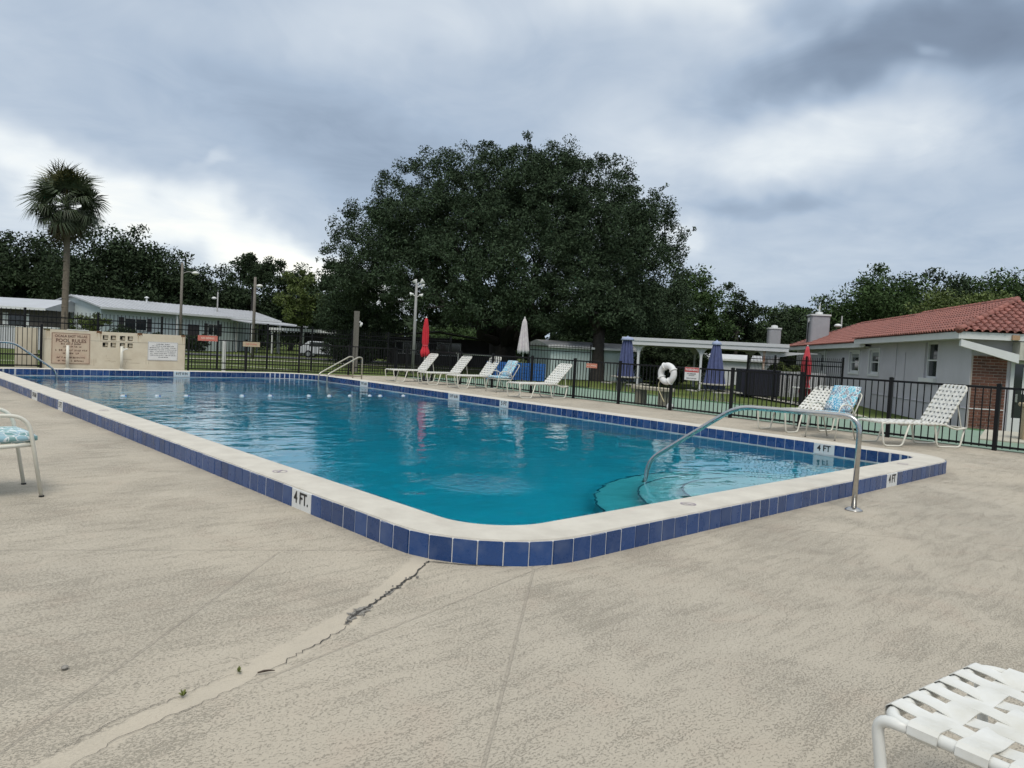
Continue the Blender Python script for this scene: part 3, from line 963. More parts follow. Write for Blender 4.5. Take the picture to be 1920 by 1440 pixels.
# ------------------------------------------------------------------ signs on the fences
RED = mat('sign_red', (0.50, 0.035, 0.03), 0.5, var=0.1)
REDFADE = mat('sign_faded_red', (0.52, 0.16, 0.12), 0.6, var=0.1)
SIGNW = mat('sign_white', (0.72, 0.72, 0.70), 0.45, var=0.06)
SIGNB = mat('sign_beige', (0.45, 0.36, 0.24), 0.6, var=0.1)
INKG = mat('sign_grey_print', (0.12, 0.12, 0.13), 0.7)
INKBR = mat('sign_brown_print', (0.13, 0.07, 0.05), 0.8)
ORANGE = mat('sign_orange_red', (0.55, 0.09, 0.035), 0.5)
CREAMP = mat('sign_cream_print', (0.72, 0.62, 0.50), 0.6)


def board(name, label, pos, normal, w, h, m, texts=(), cat='sign', border=None):
    M = facing(pos, normal)
    t = thing(name, label, cat, (pos[0], pos[1], pos[2] - h / 2))
    t.matrix_world = M @ Matrix.Translation((0, -h / 2, 0))
    me = MB().box(-w / 2, w / 2, 0, h, -0.004, 0.004).mesh('panel', m)
    place('panel', me, t)
    if border:
        bm_ = MB(); k = border[1]; i = border[2] if len(border) > 2 else 0.012
        bm_.box(-w / 2 + i, w / 2 - i, i, i + k, 0.0045, 0.0055); bm_.box(-w / 2 + i, w / 2 - i, h - i - k, h - i, 0.0045, 0.0055)
        bm_.box(-w / 2 + i, -w / 2 + i + k, i + k, h - i - k, 0.0045, 0.0055); bm_.box(w / 2 - i - k, w / 2 - i, i + k, h - i - k, 0.0045, 0.0055)
        bm_.build('border', border[0], t)
    for (s, y, size, mm, sx) in texts:
        place('lettering', text_mesh(s, size, mm, 0.0010, sx), t, (0, y, 0.0065))
    return t


def greek(t, y, widths, size, m, seed):
    """one line of print too small to read in the photograph: word-length bars broken into letter strokes"""
    rnd = random.Random(seed)
    mb = MB(); total = sum(widths) + size * 0.5 * (len(widths) - 1); x = -total / 2
    for w in widths:
        k = max(2, int(w / (size * 0.62))); cw = w / k
        for i in range(k):
            if rnd.random() < 0.12: continue
            a = x + i * cw
            if rnd.random() < 0.5: mb.box(a, a + cw * 0.28, y, y + size, 0.0055, 0.0065)
            else: mb.box(a + cw * 0.45, a + cw * 0.75, y, y + size, 0.0055, 0.0065)
            mb.box(a, a + cw * 0.8, y + rnd.choice((0, 0.4, 0.78)) * size, y + rnd.choice((0.2, 0.6, 1.0)) * size + 0.001, 0.0066, 0.0072)
        x += w + size * 0.5
    mb.build('lettering', m, t)


FACE = -FN
p = along_fence(6.93, -0.026, 0.94)
w_ = board('warning_sign', 'white warning sign with red header beside the life ring', p, FACE, 0.42, 0.31, SIGNW,
           [('NO LIFEGUARD', 0.155, 0.038, INKG, 1.0), ('ON DUTY', 0.115, 0.036, INKG, 1.0), ('SWIM AT OWN RISK', 0.045, 0.032, INKG, 1.0)])
me = MB().box(-0.205, 0.205, 0.195, 0.305, 0.0045, 0.006).mesh('red_header', RED); place('red_header', me, w_)
place('lettering', text_mesh('WARNING', 0.085, SIGNW, 0.001, 0.92), w_, (0, 0.25, 0.0075))
p = along_fence(10.35, -0.026, 0.965)
board('no_diving_sign', 'orange red no diving sign on the fence below the shed', p, FACE, 0.42, 0.125, ORANGE, [('NO DIVING', 0.062, 0.075, CREAMP, 0.95)], border=(CREAMP, 0.007, 0.008))
bn = Vector((-0.2196, -0.9756, 0))
def back_fence(x, z, off=0.03):
    y = 22.95 + (x - 6.42) * (21.3 - 22.95) / (13.75 - 6.42)
    return Vector((x, y, z)) + bn * off
board('no_diving_sign', 'faded red sign on the gate next to the sign wall', back_fence(7.0, 1.14), bn, 0.64, 0.19, REDFADE, [('NO DIVING', 0.095, 0.085, CREAMP, 0.95)])
board('small_sign', 'small beige sign on the low back fence', back_fence(8.42, 1.0), bn, 0.58, 0.17, SIGNB, [('NO DIVING', 0.085, 0.075, REDFADE, 0.95)])
wp = thing('marker_post', 'short white post standing behind the low back fence', 'post', (8.05, 24.0, -0.1))
mb = MB().box(-0.05, 0.05, -0.05, 0.05, 0, 1.15); mb.prism([(-0.05, 1.15), (0.05, 1.15), (0, 1.2)], 'y', -0.05, 0.05); mb.build('post_shaft', WHITE, wp)
MB().box(-0.07, 0.07, -0.07, 0.07, -0.02, 0.05).build('foot', CONC, wp)

# ------------------------------------------------------------------ beige sign wall
BEIGE = mat('beige_painted_block', (0.66, 0.60, 0.47), 0.8, var=0.10, vscale=2.5, bump=0.25, bscale=30, color2=(0.57, 0.50, 0.38), detail=8)
RUST = mat('rust_stain', (0.20, 0.10, 0.045), 0.9, var=0.5, vscale=25)
BRKN = mat('broken_block', (0.16, 0.14, 0.06), 0.95, var=0.5, vscale=18, bump=1)
wall = thing('sign_wall', 'beige block wall with vent holes and posted signs behind the pool', 'wall', (2.18, 23.0, 0))
WL, WH = 4.14, 1.19
holes = [(1.60, 1.76), (1.83, 1.99), (2.10, 2.26), (2.33, 2.49)]
hz = [(0.70, 0.85), (0.93, 1.08)]
xs = [0] + [q for h in holes for q in h] + [WL]; zs = [0, 0.70, 0.85, 0.93, 1.08, WH]
mb = MB()
for i in range(len(xs) - 1):
    for j in range(len(zs) - 1):
        if (xs[i], xs[i + 1]) in holes and (zs[j], zs[j + 1]) in hz: continue
        mb.box(xs[i], xs[i + 1], 0, 0.19, zs[j], zs[j + 1])
me = mb.mesh('wall_body', BEIGE)
bm = bmesh.new(); bm.from_mesh(me); bmesh.ops.remove_doubles(bm, verts=bm.verts, dist=1e-5)
bad = [f for f in bm.faces if False]
# drop the faces shared by two neighbouring cells
seen = {}
for f in bm.faces:
    k = tuple(sorted(v.index for v in f.verts)); seen.setdefault(k, []).append(f)
bmesh.ops.delete(bm, geom=[f for fs in seen.values() if len(fs) > 1 for f in fs], context='FACES')
bm.to_mesh(me); bm.free()
place('wall_body', me, wall)
rnd = random.Random(11)
for (x0, x1) in holes:
    for (z0, z1) in hz:
        mb = MB().box(x0 + 0.001, x1 - 0.001, 0.12, 0.185, z0 + 0.001, z0 + rnd.uniform(0.03, 0.06))
        mb.box(x0 + rnd.choice((0.06, 0.09)), x1 - 0.001, 0.05, 0.11, z0 + 0.03, z1 - rnd.uniform(0.0, 0.05))
        mb.build('vent_block', BEIGE, wall)
        MB().box(x0 - 0.02, x1 + 0.02, 0.195, 0.2, z0 - 0.02, z1 + 0.02).build('vent_back', DARK, wall)
MB().box(0, WL, -0.004, 0, 0.885, 0.893).build('mortar_joint', mat('joint_grey', (0.30, 0.27, 0.22), 0.9), wall)
for (x, w, h) in ((0.0, 0.15, 0.05), (1.42, 0.15, 0.07), (2.62, 0.15, 0.07), (4.0, 0.13, 0.06)):
    mb = MB(); n = 8
    top = [(x + w * i / n, WH + 0.012) for i in range(n + 1)]; bot = [(x + w * i / n, WH - h * rnd.uniform(0.5, 1.3)) for i in range(n + 1)]
    mb.prism(bot + top[::-1], 'y', -0.004, 0.10); mb.build('broken_top', RUST if x else BRKN, wall)
    for k in range(3):
        sx = x + rnd.uniform(0.02, w - 0.02); sl = rnd.uniform(0.08, 0.3)
        MB().prism([(sx - 0.008, WH - h), (sx + 0.008, WH - h), (sx + 0.002, WH - h - sl), (sx - 0.002, WH - h - sl)], 'y', -0.0025, -0.0005).build('rust_streak', mat('rust_streak', (0.40, 0.29, 0.16), 0.9), wall)
MB().box(0.62, 1.2, -0.01, 0.12, WH, WH + 0.025).build('top_slab', WHITE, wall)
MB().box(-0.62, -0.06, 0.6, 0.75, -0.05, 1.2).build('side_wall', BEIGE, wall)
# worn stains as shaped patches, pipes
for k in range(16):
    x = rnd.uniform(1.3, 3.0); z = rnd.uniform(0.1, 0.5); l = rnd.uniform(0.05, 0.4)
    poly = [(x, z), (x + l, z + rnd.uniform(-0.01, 0.01)), (x + l * 0.9, z + 0.008), (x, z + 0.006)] if rnd.random() < 0.7 else [(x, z), (x + 0.012, z), (x + 0.008, z + l * 0.6), (x, z + l * 0.6)]
    MB().prism(poly, 'y', -0.0016, -0.0004).build('scuff', mat('scuff', (0.42, 0.35, 0.25), 0.9), wall)
RULES = board('pool_rules_sign', 'weathered pool rules sign painted in brown on the beige wall', (2.18 + 0.72, 22.993, 0.62), (0, -1, 0), 1.06, 0.97, mat('faded_sign_paint', (0.56, 0.47, 0.35), 0.85, color2=(0.50, 0.36, 0.27), vscale=3),
              [('OCALA EAST VILLAS', 0.86, 0.105, INKBR, 0.92), ('POOL RULES', 0.72, 0.15, INKBR, 0.98)], border=(INKBR, 0.012, 0.015))
for i, (y, ws) in enumerate(((0.60, (0.24, 0.28)), (0.52, (0.2, 0.12, 0.2)), (0.405, (0.22, 0.1, 0.14, 0.2, 0.14)), (0.31, (0.14, 0.28)), (0.18, (0.12, 0.28, 0.34)), (0.075, (0.1, 0.18, 0.1, 0.26)))):
    greek(RULES, y, ws, 0.05, INKBR, 30 + i)
INFO = board('notice_sign', 'white printed notice board on the right of the beige wall', (2.18 + 3.42, 22.991, 0.63), (0, -1, 0), 0.95, 0.62, SIGNW, [], border=(INKG, 0.006, 0.01))
for i in range(8):
    r_ = random.Random(50 + i); greek(INFO, 0.53 - i * 0.062, [r_.uniform(0.08, 0.2) for _ in range(3 if i in (0, 7) else 5)], 0.028, INKG, 60 + i)
for (x, h, lever, lab) in ((0.60, 0.72, False, 'short cream standpipe in front of the pool rules sign'), (2.12, 0.75, True, 'cream shower pipe with lever below the wall vents')):
    t = thing('stand_pipe', lab, 'pipe', (2.18 + x, 22.85, 0))
    MB().tube([(0, 0, 0), (0, 0, h)], 0.045, 10).build('pipe', CREAM, t, True)
    MB().lathe([(0.075, 0.0), (0.075, 0.015), (0.05, 0.025)], 12).build('flange', CREAM, t, True)
    if lever:
        MB().tube([(0, -0.03, h - 0.18), (0.07, -0.04, h - 0.1), (0.16, -0.04, h - 0.07)], 0.018, 6).build('lever', WHITE, t)

# ------------------------------------------------------------------ life ring
ring = thing('life_ring', 'white life ring hung on a slim pole at the fence', 'life ring', tuple(along_fence(7.62, -0.09, 0.62)), math.atan2(FACE.y, FACE.x) - PI / 2)
RINGW = mat('life_ring_vinyl', (0.74, 0.74, 0.73), 0.5, var=0.08, vscale=12, bump=0.2)
Rr = 0.20
mb = MB().tube([(Rr * math.cos(2 * PI * i / 36), 0, 0.28 + Rr * math.sin(2 * PI * i / 36)) for i in range(36)], 0.078, 12, closed=True)
mb.build('ring', RINGW, ring, True)
for k in range(4):
    a_ = PI / 4 + k * PI / 2 + 0.3
    c = Vector((Rr * math.cos(a_), 0, 0.28 + Rr * math.sin(a_)))
    t_ = Vector((-math.sin(a_), 0, math.cos(a_))); o_ = Vector((math.cos(a_), 0, math.sin(a_)))
    MB().tube([c + (o_ * math.cos(q * PI / 6) + Vector((0, 1, 0)) * math.sin(q * PI / 6)) * 0.083 for q in range(12)], 0.022, 5, closed=True).build('rope_band', SIGNW, ring, True)
MB().tube([(0.2, 0, 0.13), (0.24, 0.02, 0.02), (0.22, 0.03, -0.12), (0.12, 0.03, -0.28), (0.03, 0.02, -0.42)], 0.010, 6).build('hanging_rope', mat('yellow_rope', (0.55, 0.50, 0.30), 0.8), ring)
pole = thing('rescue_pole', 'slim white pole standing behind the life ring', 'pole', tuple(along_fence(7.60, 0.06, 0)))
MB().tube([(0, 0, 0), (0, 0, 1.04)], 0.016, 8).build('pole_tube', WHITE, pole, True)
MB().lathe([(0.015, -0.05), (0.05, -0.03), (0.055, 0.0), (0.04, 0.04), (0.012, 0.06)], 12).build('pole_cap', WHITE, pole, True, loc=(0, 0, 1.04))
MB().lathe([(0.05, 0.0), (0.085, 0.03), (0.085, 0.12), (0.05, 0.17)], 12).build('pole_base', WHITE, pole, True)

# ------------------------------------------------------------------ lounge chairs
SEATZ = 0.40
TR = 0.0165
HW = 0.30


def strap_mesh(length_pts, width, n_cross, phase, axis, m=None):
    """woven flat strap; length_pts = list of (s, z) along its run"""
    mb = MB(); T = 0.0024
    k = len(length_pts)
    for (s, z) in length_pts:
        for (w, dz) in ((-width / 2, 0), (width / 2, 0), (width / 2, T), (-width / 2, T)):
            mb.v.append((s, w, z + dz) if axis == 'x' else (w, s, z + dz))
    for i in range(k - 1):
        for j in range(4):
            q = (i * 4 + j, i * 4 + (j + 1) % 4, (i + 1) * 4 + (j + 1) % 4, (i + 1) * 4 + j)
            mb.f.append(q if axis == 'x' else q[::-1])
    mb.f.append((0, 1, 2, 3)); mb.f.append(tuple((k - 1) * 4 + j for j in (3, 2, 1, 0)))
    return mb.mesh('strap', m or VINYL)


def run(a, b, n, phase, amp=0.0045, wrap=True):
    """wave crossing n straps between frame tubes at a and b"""
    pts = []
    steps = n * 4
    if wrap: pts += [(a - TR * 0.6, -TR * 1.25), (a - TR * 1.25, -TR * 0.5), (a - TR * 1.1, TR * 0.6), (a - TR * 0.3, TR * 1.2)]
    for i in range(steps + 1):
        u = i / steps
        s = a + 0.02 + (b - a - 0.04) * u
        e = min(1, u * n * 1.3, (1 - u) * n * 1.3)
        pts.append((s, TR * 0.55 + TR * 0.55 * (1 - e) + amp * e * math.sin(PI * (u * n + phase))))
    if wrap: pts += [(b + TR * 0.3, TR * 1.2), (b + TR * 1.1, TR * 0.6), (b + TR * 1.25, -TR * 0.5), (b + TR * 0.6, -TR * 1.25)]
    return pts


NLONG = 6
SEATL, BACKL = 1.24, 0.76
CP = 0.088
NS = int(SEATL / CP) ; NB = int(BACKL / CP)
def weave(cp, wc, wl, nlong=6):
    ns, nb = int(SEATL / cp), int(BACKL / cp)
    return dict(cp=cp, ns=ns, nb=nb,
                cross=[strap_mesh(run(-HW, HW, nlong, ph), wc, nlong, ph, 'y') for ph in (0.5, 1.5)],
                seat=[strap_mesh(run(0.0, SEATL - 0.01, ns, ph), wl, ns, ph, 'x') for ph in (0.5, 1.5)],
                back=[strap_mesh(run(0.0, BACKL, nb, ph), wl, nb, ph, 'x') for ph in (0.5, 1.5)])


TIGHT = weave(0.088, 0.052, 0.050)
WIDE = weave(0.112, 0.072, 0.058)
_chaise_frame = {}


def chaise(label, loc, rz, back_deg, group='white strap lounge chairs', W=None, fm=None):
    W = W or TIGHT
    t = thing('lounge_chair', label, 'lounge chair', loc, rz, group)
    fm = fm or CREAM
    if fm.name not in _chaise_frame:
        FR = _chaise_frame[fm.name] = {}
        mb = MB()
        # seat frame: U of tube round the foot end, running back under the backrest
        pts = fillet([(1.66, -HW, SEATZ - 0.05), (1.45, -HW, SEATZ - 0.08), (1.2, -HW, SEATZ), (0, -HW, SEATZ), (0, HW, SEATZ), (1.2, HW, SEATZ), (1.45, HW, SEATZ - 0.08), (1.66, HW, SEATZ - 0.05)], 0.07, 6)
        mb.tube(pts, TR, 10)
        mb.tube([(SEATL, -HW, SEATZ), (SEATL, HW, SEATZ)], TR * 0.9, 8)
        mb.tube([(1.62, -HW, SEATZ - 0.05), (1.62, HW, SEATZ - 0.05)], TR * 0.9, 8)
        mb.tube([(0.62, -HW, SEATZ - 0.012), (0.62, 0, SEATZ - 0.06), (0.62, HW, SEATZ - 0.012)], TR * 0.8, 8)
        FR['frame'] = mb.mesh('seat_frame', fm, True)
        for i, (x0, x1, f0, f1) in enumerate(((-0.004, 0.52, 0.045, 0.40), (1.05, 1.65, 1.12, 1.58))):
            pts = fillet([(x0 + (0.07 if i == 0 else 0), 0, SEATZ - 0.002), (x0 - (0.012 if i == 0 else 0), 0, SEATZ - 0.008), (f0, 0, 0.014), (f1, 0, 0.014), (x1, 0, SEATZ - 0.005 if i == 0 else SEATZ - 0.055)], 0.07, 6)
            FR[f'leg{i}'] = MB().tube(pts, TR * 0.95, 8).mesh('leg', fm, True)
        pts = fillet([(0, -HW + 0.012, 0), (BACKL, -HW + 0.012, 0), (BACKL, HW - 0.012, 0), (0, HW - 0.012, 0)], 0.09, 6)
        FR['back'] = MB().tube(pts, TR, 10).mesh('back_frame', fm, True)
    FR = _chaise_frame[fm.name]; NS, NB, CP = W['ns'], W['nb'], W['cp']
    place('seat_frame', FR['frame'], t)
    for i in (0, 1):
        for sy in (-1, 1):
            place('leg', FR[f'leg{i}'], t, (0, sy * (HW + 0.004 if i == 0 else HW - 0.03), 0))
    for i in range(NS):
        place('seat_strap', W['cross'][i % 2], t, ((i + 0.92) * CP, 0, SEATZ))
    ys = [-HW + 0.072 + (2 * HW - 0.144) * k / (NLONG - 1) for k in range(NLONG)]
    for k, y in enumerate(ys):
        place('seat_strap', W['seat'][(k + 1) % 2], t, (0, y, SEATZ))
    b = place('backrest', FR['back'], t, M=Matrix.Translation((SEATL + 0.01, 0, SEATZ + 0.012)) @ Matrix.Rotation(-R(back_deg), 4, 'Y'))
    for i in range(NB):
        place('back_strap', W['cross'][i % 2], b, M=Matrix.Translation(((i + 0.7) * CP, 0, 0)) @ Matrix.Diagonal((1, 0.96, 1, 1)))
    for k, y in enumerate(ys):
        place('back_strap', W['back'][(k + 1) % 2], b, (0, y * 0.95, 0))
    q = Vector((SEATL + 0.01 + 0.42 * math.cos(R(back_deg)), 0, SEATZ + 0.012 + 0.42 * math.sin(R(back_deg))))
    for sy in (-1, 1):
        MB().tube([q + Vector((0, sy * (HW - 0.03), 0)), (1.60, sy * (HW - 0.05), SEATZ - 0.05)], 0.010, 6).build('prop', fm, t)
    return t


AZ = -6
chaise('white strap lounger farthest left, beside the red umbrella', (11.41, 18.14, 0), R(AZ), 50)
chaise('white strap lounger, middle of the three at the far fence', (11.64, 16.56, 0), R(AZ), 50)
chaise('white strap lounger, rightmost of the three at the far fence', (11.66, 15.03, 0), R(AZ + 1), 53)
chaise('white strap lounger right of the far blue cushioned chair', (10.94, 11.45, 0), R(AZ - 3), 46)
chaise('white strap lounger half hidden behind the blue floral armchair', (10.5, 3.78, 0), R(-9), 37)
chaise('white strap lounger with upright back in front of the brick panel', (10.45, 1.95, 0), R(-31), 59)
chaise('white strap lounger cropped in the near right foreground', (-0.33, -2.355, 0), R(-97), 35, W=WIDE, fm=WHITE)

# ------------------------------------------------------------------ cushioned armchairs
def floral(name, a, b, c):
    m = bpy.data.materials.new(name); m.use_nodes = True
    N, L = m.node_tree.nodes, m.node_tree.links
    p = N['Principled BSDF']; p.inputs['Roughness'].default_value = 0.8; p.inputs['Specular IOR Level'].default_value = 0.2
    tc = N.new('ShaderNodeTexCoord')
    wv = N.new('ShaderNodeTexNoise'); wv.inputs['Scale'].default_value = 6
    L.new(tc.outputs['Object'], wv.inputs['Vector'])
    vm = N.new('ShaderNodeVectorMath'); vm.operation = 'MULTIPLY_ADD'; vm.inputs[1].default_value = (0.12, 0.12, 0.12)
    L.new(wv.outputs['Color'], vm.inputs[0]); L.new(tc.outputs['Object'], vm.inputs[2])
    mp = N.new('ShaderNodeMapping'); mp.inputs['Scale'].default_value = (1.0, 1.9, 1.0); mp.inputs['Rotation'].default_value = (0.3, 0.2, 0.7)
    L.new(vm.outputs[0], mp.inputs['Vector'])
    v = N.new('ShaderNodeTexVoronoi'); v.feature = 'DISTANCE_TO_EDGE'; v.inputs['Scale'].default_value = 16
    L.new(mp.outputs[0], v.inputs['Vector'])
    v2 = N.new('ShaderNodeTexVoronoi'); v2.inputs['Scale'].default_value = 16
    L.new(mp.outputs[0], v2.inputs['Vector'])
    n = N.new('ShaderNodeTexNoise'); n.inputs['Scale'].default_value = 3.2
    L.new(tc.outputs['Object'], n.inputs['Vector'])
    r = N.new('ShaderNodeMapRange'); r.inputs['From Min'].default_value = 0.42; r.inputs['From Max'].default_value = 0.58; L.new(n.outputs[0], r.inputs['Value'])
    m1 = N.new('ShaderNodeMixRGB'); m1.inputs[1].default_value = a; m1.inputs[2].default_value = b; L.new(r.outputs[0], m1.inputs[0])
    s = N.new('ShaderNodeSeparateXYZ'); L.new(v2.outputs['Color'], s.inputs[0])
    m3 = N.new('ShaderNodeMixRGB'); m3.inputs[2].default_value = c; L.new(m1.outputs[0], m3.inputs[1])
    st = N.new('ShaderNodeMath'); st.operation = 'GREATER_THAN'; st.inputs[1].default_value = 0.62; L.new(s.outputs[0], st.inputs[0]); L.new(st.outputs[0], m3.inputs[0])
    e = N.new('ShaderNodeMapRange'); e.inputs['From Min'].default_value = 0.045; e.inputs['From Max'].default_value = 0.085; L.new(v.outputs['Distance'], e.inputs['Value'])
    m2 = N.new('ShaderNodeMixRGB'); m2.inputs[1].default_value = (0.68, 0.73, 0.74, 1); L.new(m3.outputs[0], m2.inputs[2]); L.new(e.outputs[0], m2.inputs[0])
    L.new(m2.outputs[0], p.inputs['Base Color'])
    return m


FLORAL = floral('blue_floral_cushion', (0.055, 0.33, 0.53, 1), (0.22, 0.25, 0.30, 1), (0.17, 0.47, 0.58, 1))
FLORALT = floral('teal_floral_cushion', (0.10, 0.30, 0.30, 1), (0.22, 0.38, 0.38, 1), (0.30, 0.48, 0.55, 1))


def cushion(w, l, th, m, name):
    """soft slab: x 0..l, y +-w/2, thickness th, puffed, with rounded rim"""
    mb = MB(); nx, ny = 10, 10
    idx = {}
    for side in (0, 1):
        for i in range(nx + 1):
            for j in range(ny + 1):
                u, v = i / nx * 2 - 1, j / ny * 2 - 1
                e = (1 - u ** 6) * (1 - v ** 6)
                z = th / 2 * (0.35 + 0.65 * e ** 0.35) * (1 if side else -1) + th / 2
                sh = 1 - 0.03 * (u * u * v * v)
                idx[side, i, j] = len(mb.v); mb.v.append((l / 2 + u * sh * l / 2, v * sh * w / 2, z))
    for i in range(nx):
        for j in range(ny):
            mb.f.append((idx[1, i, j], idx[1, i + 1, j], idx[1, i + 1, j + 1], idx[1, i, j + 1]))
            mb.f.append((idx[0, i, j + 1], idx[0, i + 1, j + 1], idx[0, i + 1, j], idx[0, i, j]))
    for i in range(nx):
        mb.f.append((idx[0, i, 0], idx[0, i + 1, 0], idx[1, i + 1, 0], idx[1, i, 0])); mb.f.append((idx[1, i, ny], idx[1, i + 1, ny], idx[0, i + 1, ny], idx[0, i, ny]))
    for j in range(ny):
        mb.f.append((idx[1, 0, j], idx[1, 0, j + 1], idx[0, 0, j + 1], idx[0, 0, j])); mb.f.append((idx[0, nx, j], idx[0, nx, j + 1], idx[1, nx, j + 1], idx[1, nx, j]))
    return mb.mesh(name, m, True)


def armchair(label, loc, rz, m, tube=0.0125, back=66):
    """faces local +x"""
    t = thing('patio_armchair', label, 'chair', loc, rz, 'cushioned patio chairs')
    for sy in (-1, 1):
        y = sy * 0.285
        pts = fillet([(0.33, y, 0.0), (0.235, y, 0.62), (-0.12, y, 0.63), (-0.26, y, 0.40)], 0.13, 8)
        MB().tube(pts, tube, 10).build('arm', CREAM, t, True)
        pts = fillet([(-0.34, y * 0.95, 0.0), (-0.16, y * 0.95, 0.38), (0.27, y * 0.95, 0.40)], 0.05, 4)
        MB().tube(pts, tube, 10).build('leg', CREAM, t, True)
        MB().lathe([(tube * 1.3, 0.0), (tube * 1.3, 0.012)], 8).build('foot_cap', LETTER, t, loc=(0.33, y, 0))
    ca, sa = math.cos(R(back)), math.sin(R(back))
    bt = [(-0.22 - 0.57 * ca, 0, 0.36 + 0.57 * sa)]
    pts = fillet([(-0.20, -0.27, 0.37), (bt[0][0], -0.25, bt[0][2]), (bt[0][0], 0.25, bt[0][2]), (-0.20, 0.27, 0.37)], 0.1, 6)
    MB().tube(pts, tube, 10).build('back_frame', CREAM, t, True)
    pts = fillet([(-0.20, -0.27, 0.385), (0.27, -0.27, 0.40), (0.27, 0.27, 0.40), (-0.20, 0.27, 0.385)], 0.06, 5)
    MB().tube(pts, tube, 10, closed=True).build('seat_frame', CREAM, t, True)
    place('seat_cushion', cushion(0.54, 0.54, 0.085, m, 'seat_cushion'), t, (-0.23, 0, 0.405))
    M = Matrix.Translation((-0.185, 0, 0.47)) @ Matrix.Rotation(-R(180 - back), 4, 'Y') @ Matrix.Rotation(PI, 4, 'X')
    place('back_cushion', cushion(0.54, 0.55, 0.075, m, 'back_cushion'), t, M=M)
    return t


armchair('white armchair with blue floral cushion behind the near handrail', (10.6, 2.68, 0), R(172), FLORAL, back=56)
armchair('white armchair with pale blue cushion at the far fence', (12.28, 13.45, 0), R(172), FLORAL, back=58)
armchair('white armchair with teal floral cushion cropped at the left edge', (-1.78, 3.71, 0), R(2), FLORALT, 0.0145)
# ------------------------------------------------------------------ court, paths, road
MINT = mat('mint_court_paint', (0.20, 0.29, 0.215), 0.7, var=0.12, vscale=1.5)
TURF = mat('green_turf_edging', (0.045, 0.13, 0.035), 0.9, var=0.3, vscale=30)
PATHM = mat('path_concrete', (0.46, 0.43, 0.35), 0.85, var=0.15, vscale=3, bump=0.2)
ASPH = mat('asphalt', (0.09, 0.09, 0.088), 0.9, var=0.2, vscale=6)


def strip(name, pts, w, lift, m, parent=None, side=None):
    """ground-hugging ribbon; pts = centre line"""
    P = []
    for a, b in zip(pts, pts[1:]):
        k = max(1, int((Vector(b) - Vector(a)).length / 1.0))
        P += [Vector(a).lerp(Vector(b), i / k) for i in range(k)]
    P.append(Vector(pts[-1]))
    mb = MB(); nn = 4
    for i, p in enumerate(P):
        d = (P[min(i + 1, len(P) - 1)] - P[max(i - 1, 0)]).normalized(); nrm = Vector((d.y, -d.x))
        for j in range(nn + 1):
            q = p + nrm * (w * (j / nn - 0.5)); mb.v.append((q.x, q.y, terr(q.x, q.y) + lift))
    for i in range(len(P) - 1):
        for j in range(nn):
            a = i * (nn + 1) + j; mb.f.append((a, a + 1, a + nn + 2, a + nn + 1))
    return struct(name, mb, m)


def fl(t, w): q = along_fence(t, w); return (q.x, q.y)


strip('shuffleboard_court', [fl(-8, 2.45), fl(21, 2.45)], 4.3, 0.034, MINT)
strip('turf_strip', [fl(-8, 5.1), fl(20.5, 5.1)], 0.9, 0.03, TURF)
strip('court_kerb', [fl(-8, 5.66), fl(20.5, 5.66)], 0.2, 0.05, PATHM)
strip('footpath', [(36, 20.5), (31.6, 15.9), (27.5, 11.0), (23.5, 7.6), (19, 5.0), (16.2, 1.5), (14.0, -2)], 1.0, 0.028, PATHM)
strip('footpath', [(-10, 36.5), (13.6, 37.2), (17.2, 30.2), (19.5, 26)], 0.35, 0.028, PATHM)
strip('footpath', [(6, 46), (20, 47), (33, 40), (44, 33)], 1.3, 0.028, PATHM)
strip('road', [(-40, 62), (10, 60.5), (24, 57), (45, 45), (70, 33)], 5.0, 0.026, ASPH)
for (x, y, rz) in ((15.6, 1.0, 0.08),):
    mb = MB().box(-1.6, 1.4, -1.3, 1.3, -0.3, 0.0); o = mb.build('door_pad', PATHM, loc=(15.9, 0.3, 0.02), rotz=R(12)); o['kind'] = 'structure'

bench = thing('concrete_bench', 'backless concrete bench behind the fence by the life ring', 'bench', tuple(along_fence(9.0, 1.0, -0.008)), math.atan2(FD.y, FD.x))
BC = mat('bench_concrete', (0.44, 0.40, 0.31), 0.85, var=0.2, vscale=8, bump=0.3)
BC2 = mat('bench_leg_concrete', (0.24, 0.215, 0.17), 0.9, var=0.25, vscale=8, bump=0.3)
place('seat', bevel(MB().box(-0.62, 0.62, -0.2, 0.2, 0.40, 0.49).mesh('seat', BC), 0.012), bench)
for x in (-0.40, 0.40): place('leg', bevel(MB().box(x - 0.09, x + 0.09, -0.15, 0.15, 0, 0.40).mesh('leg', BC2), 0.01), bench)

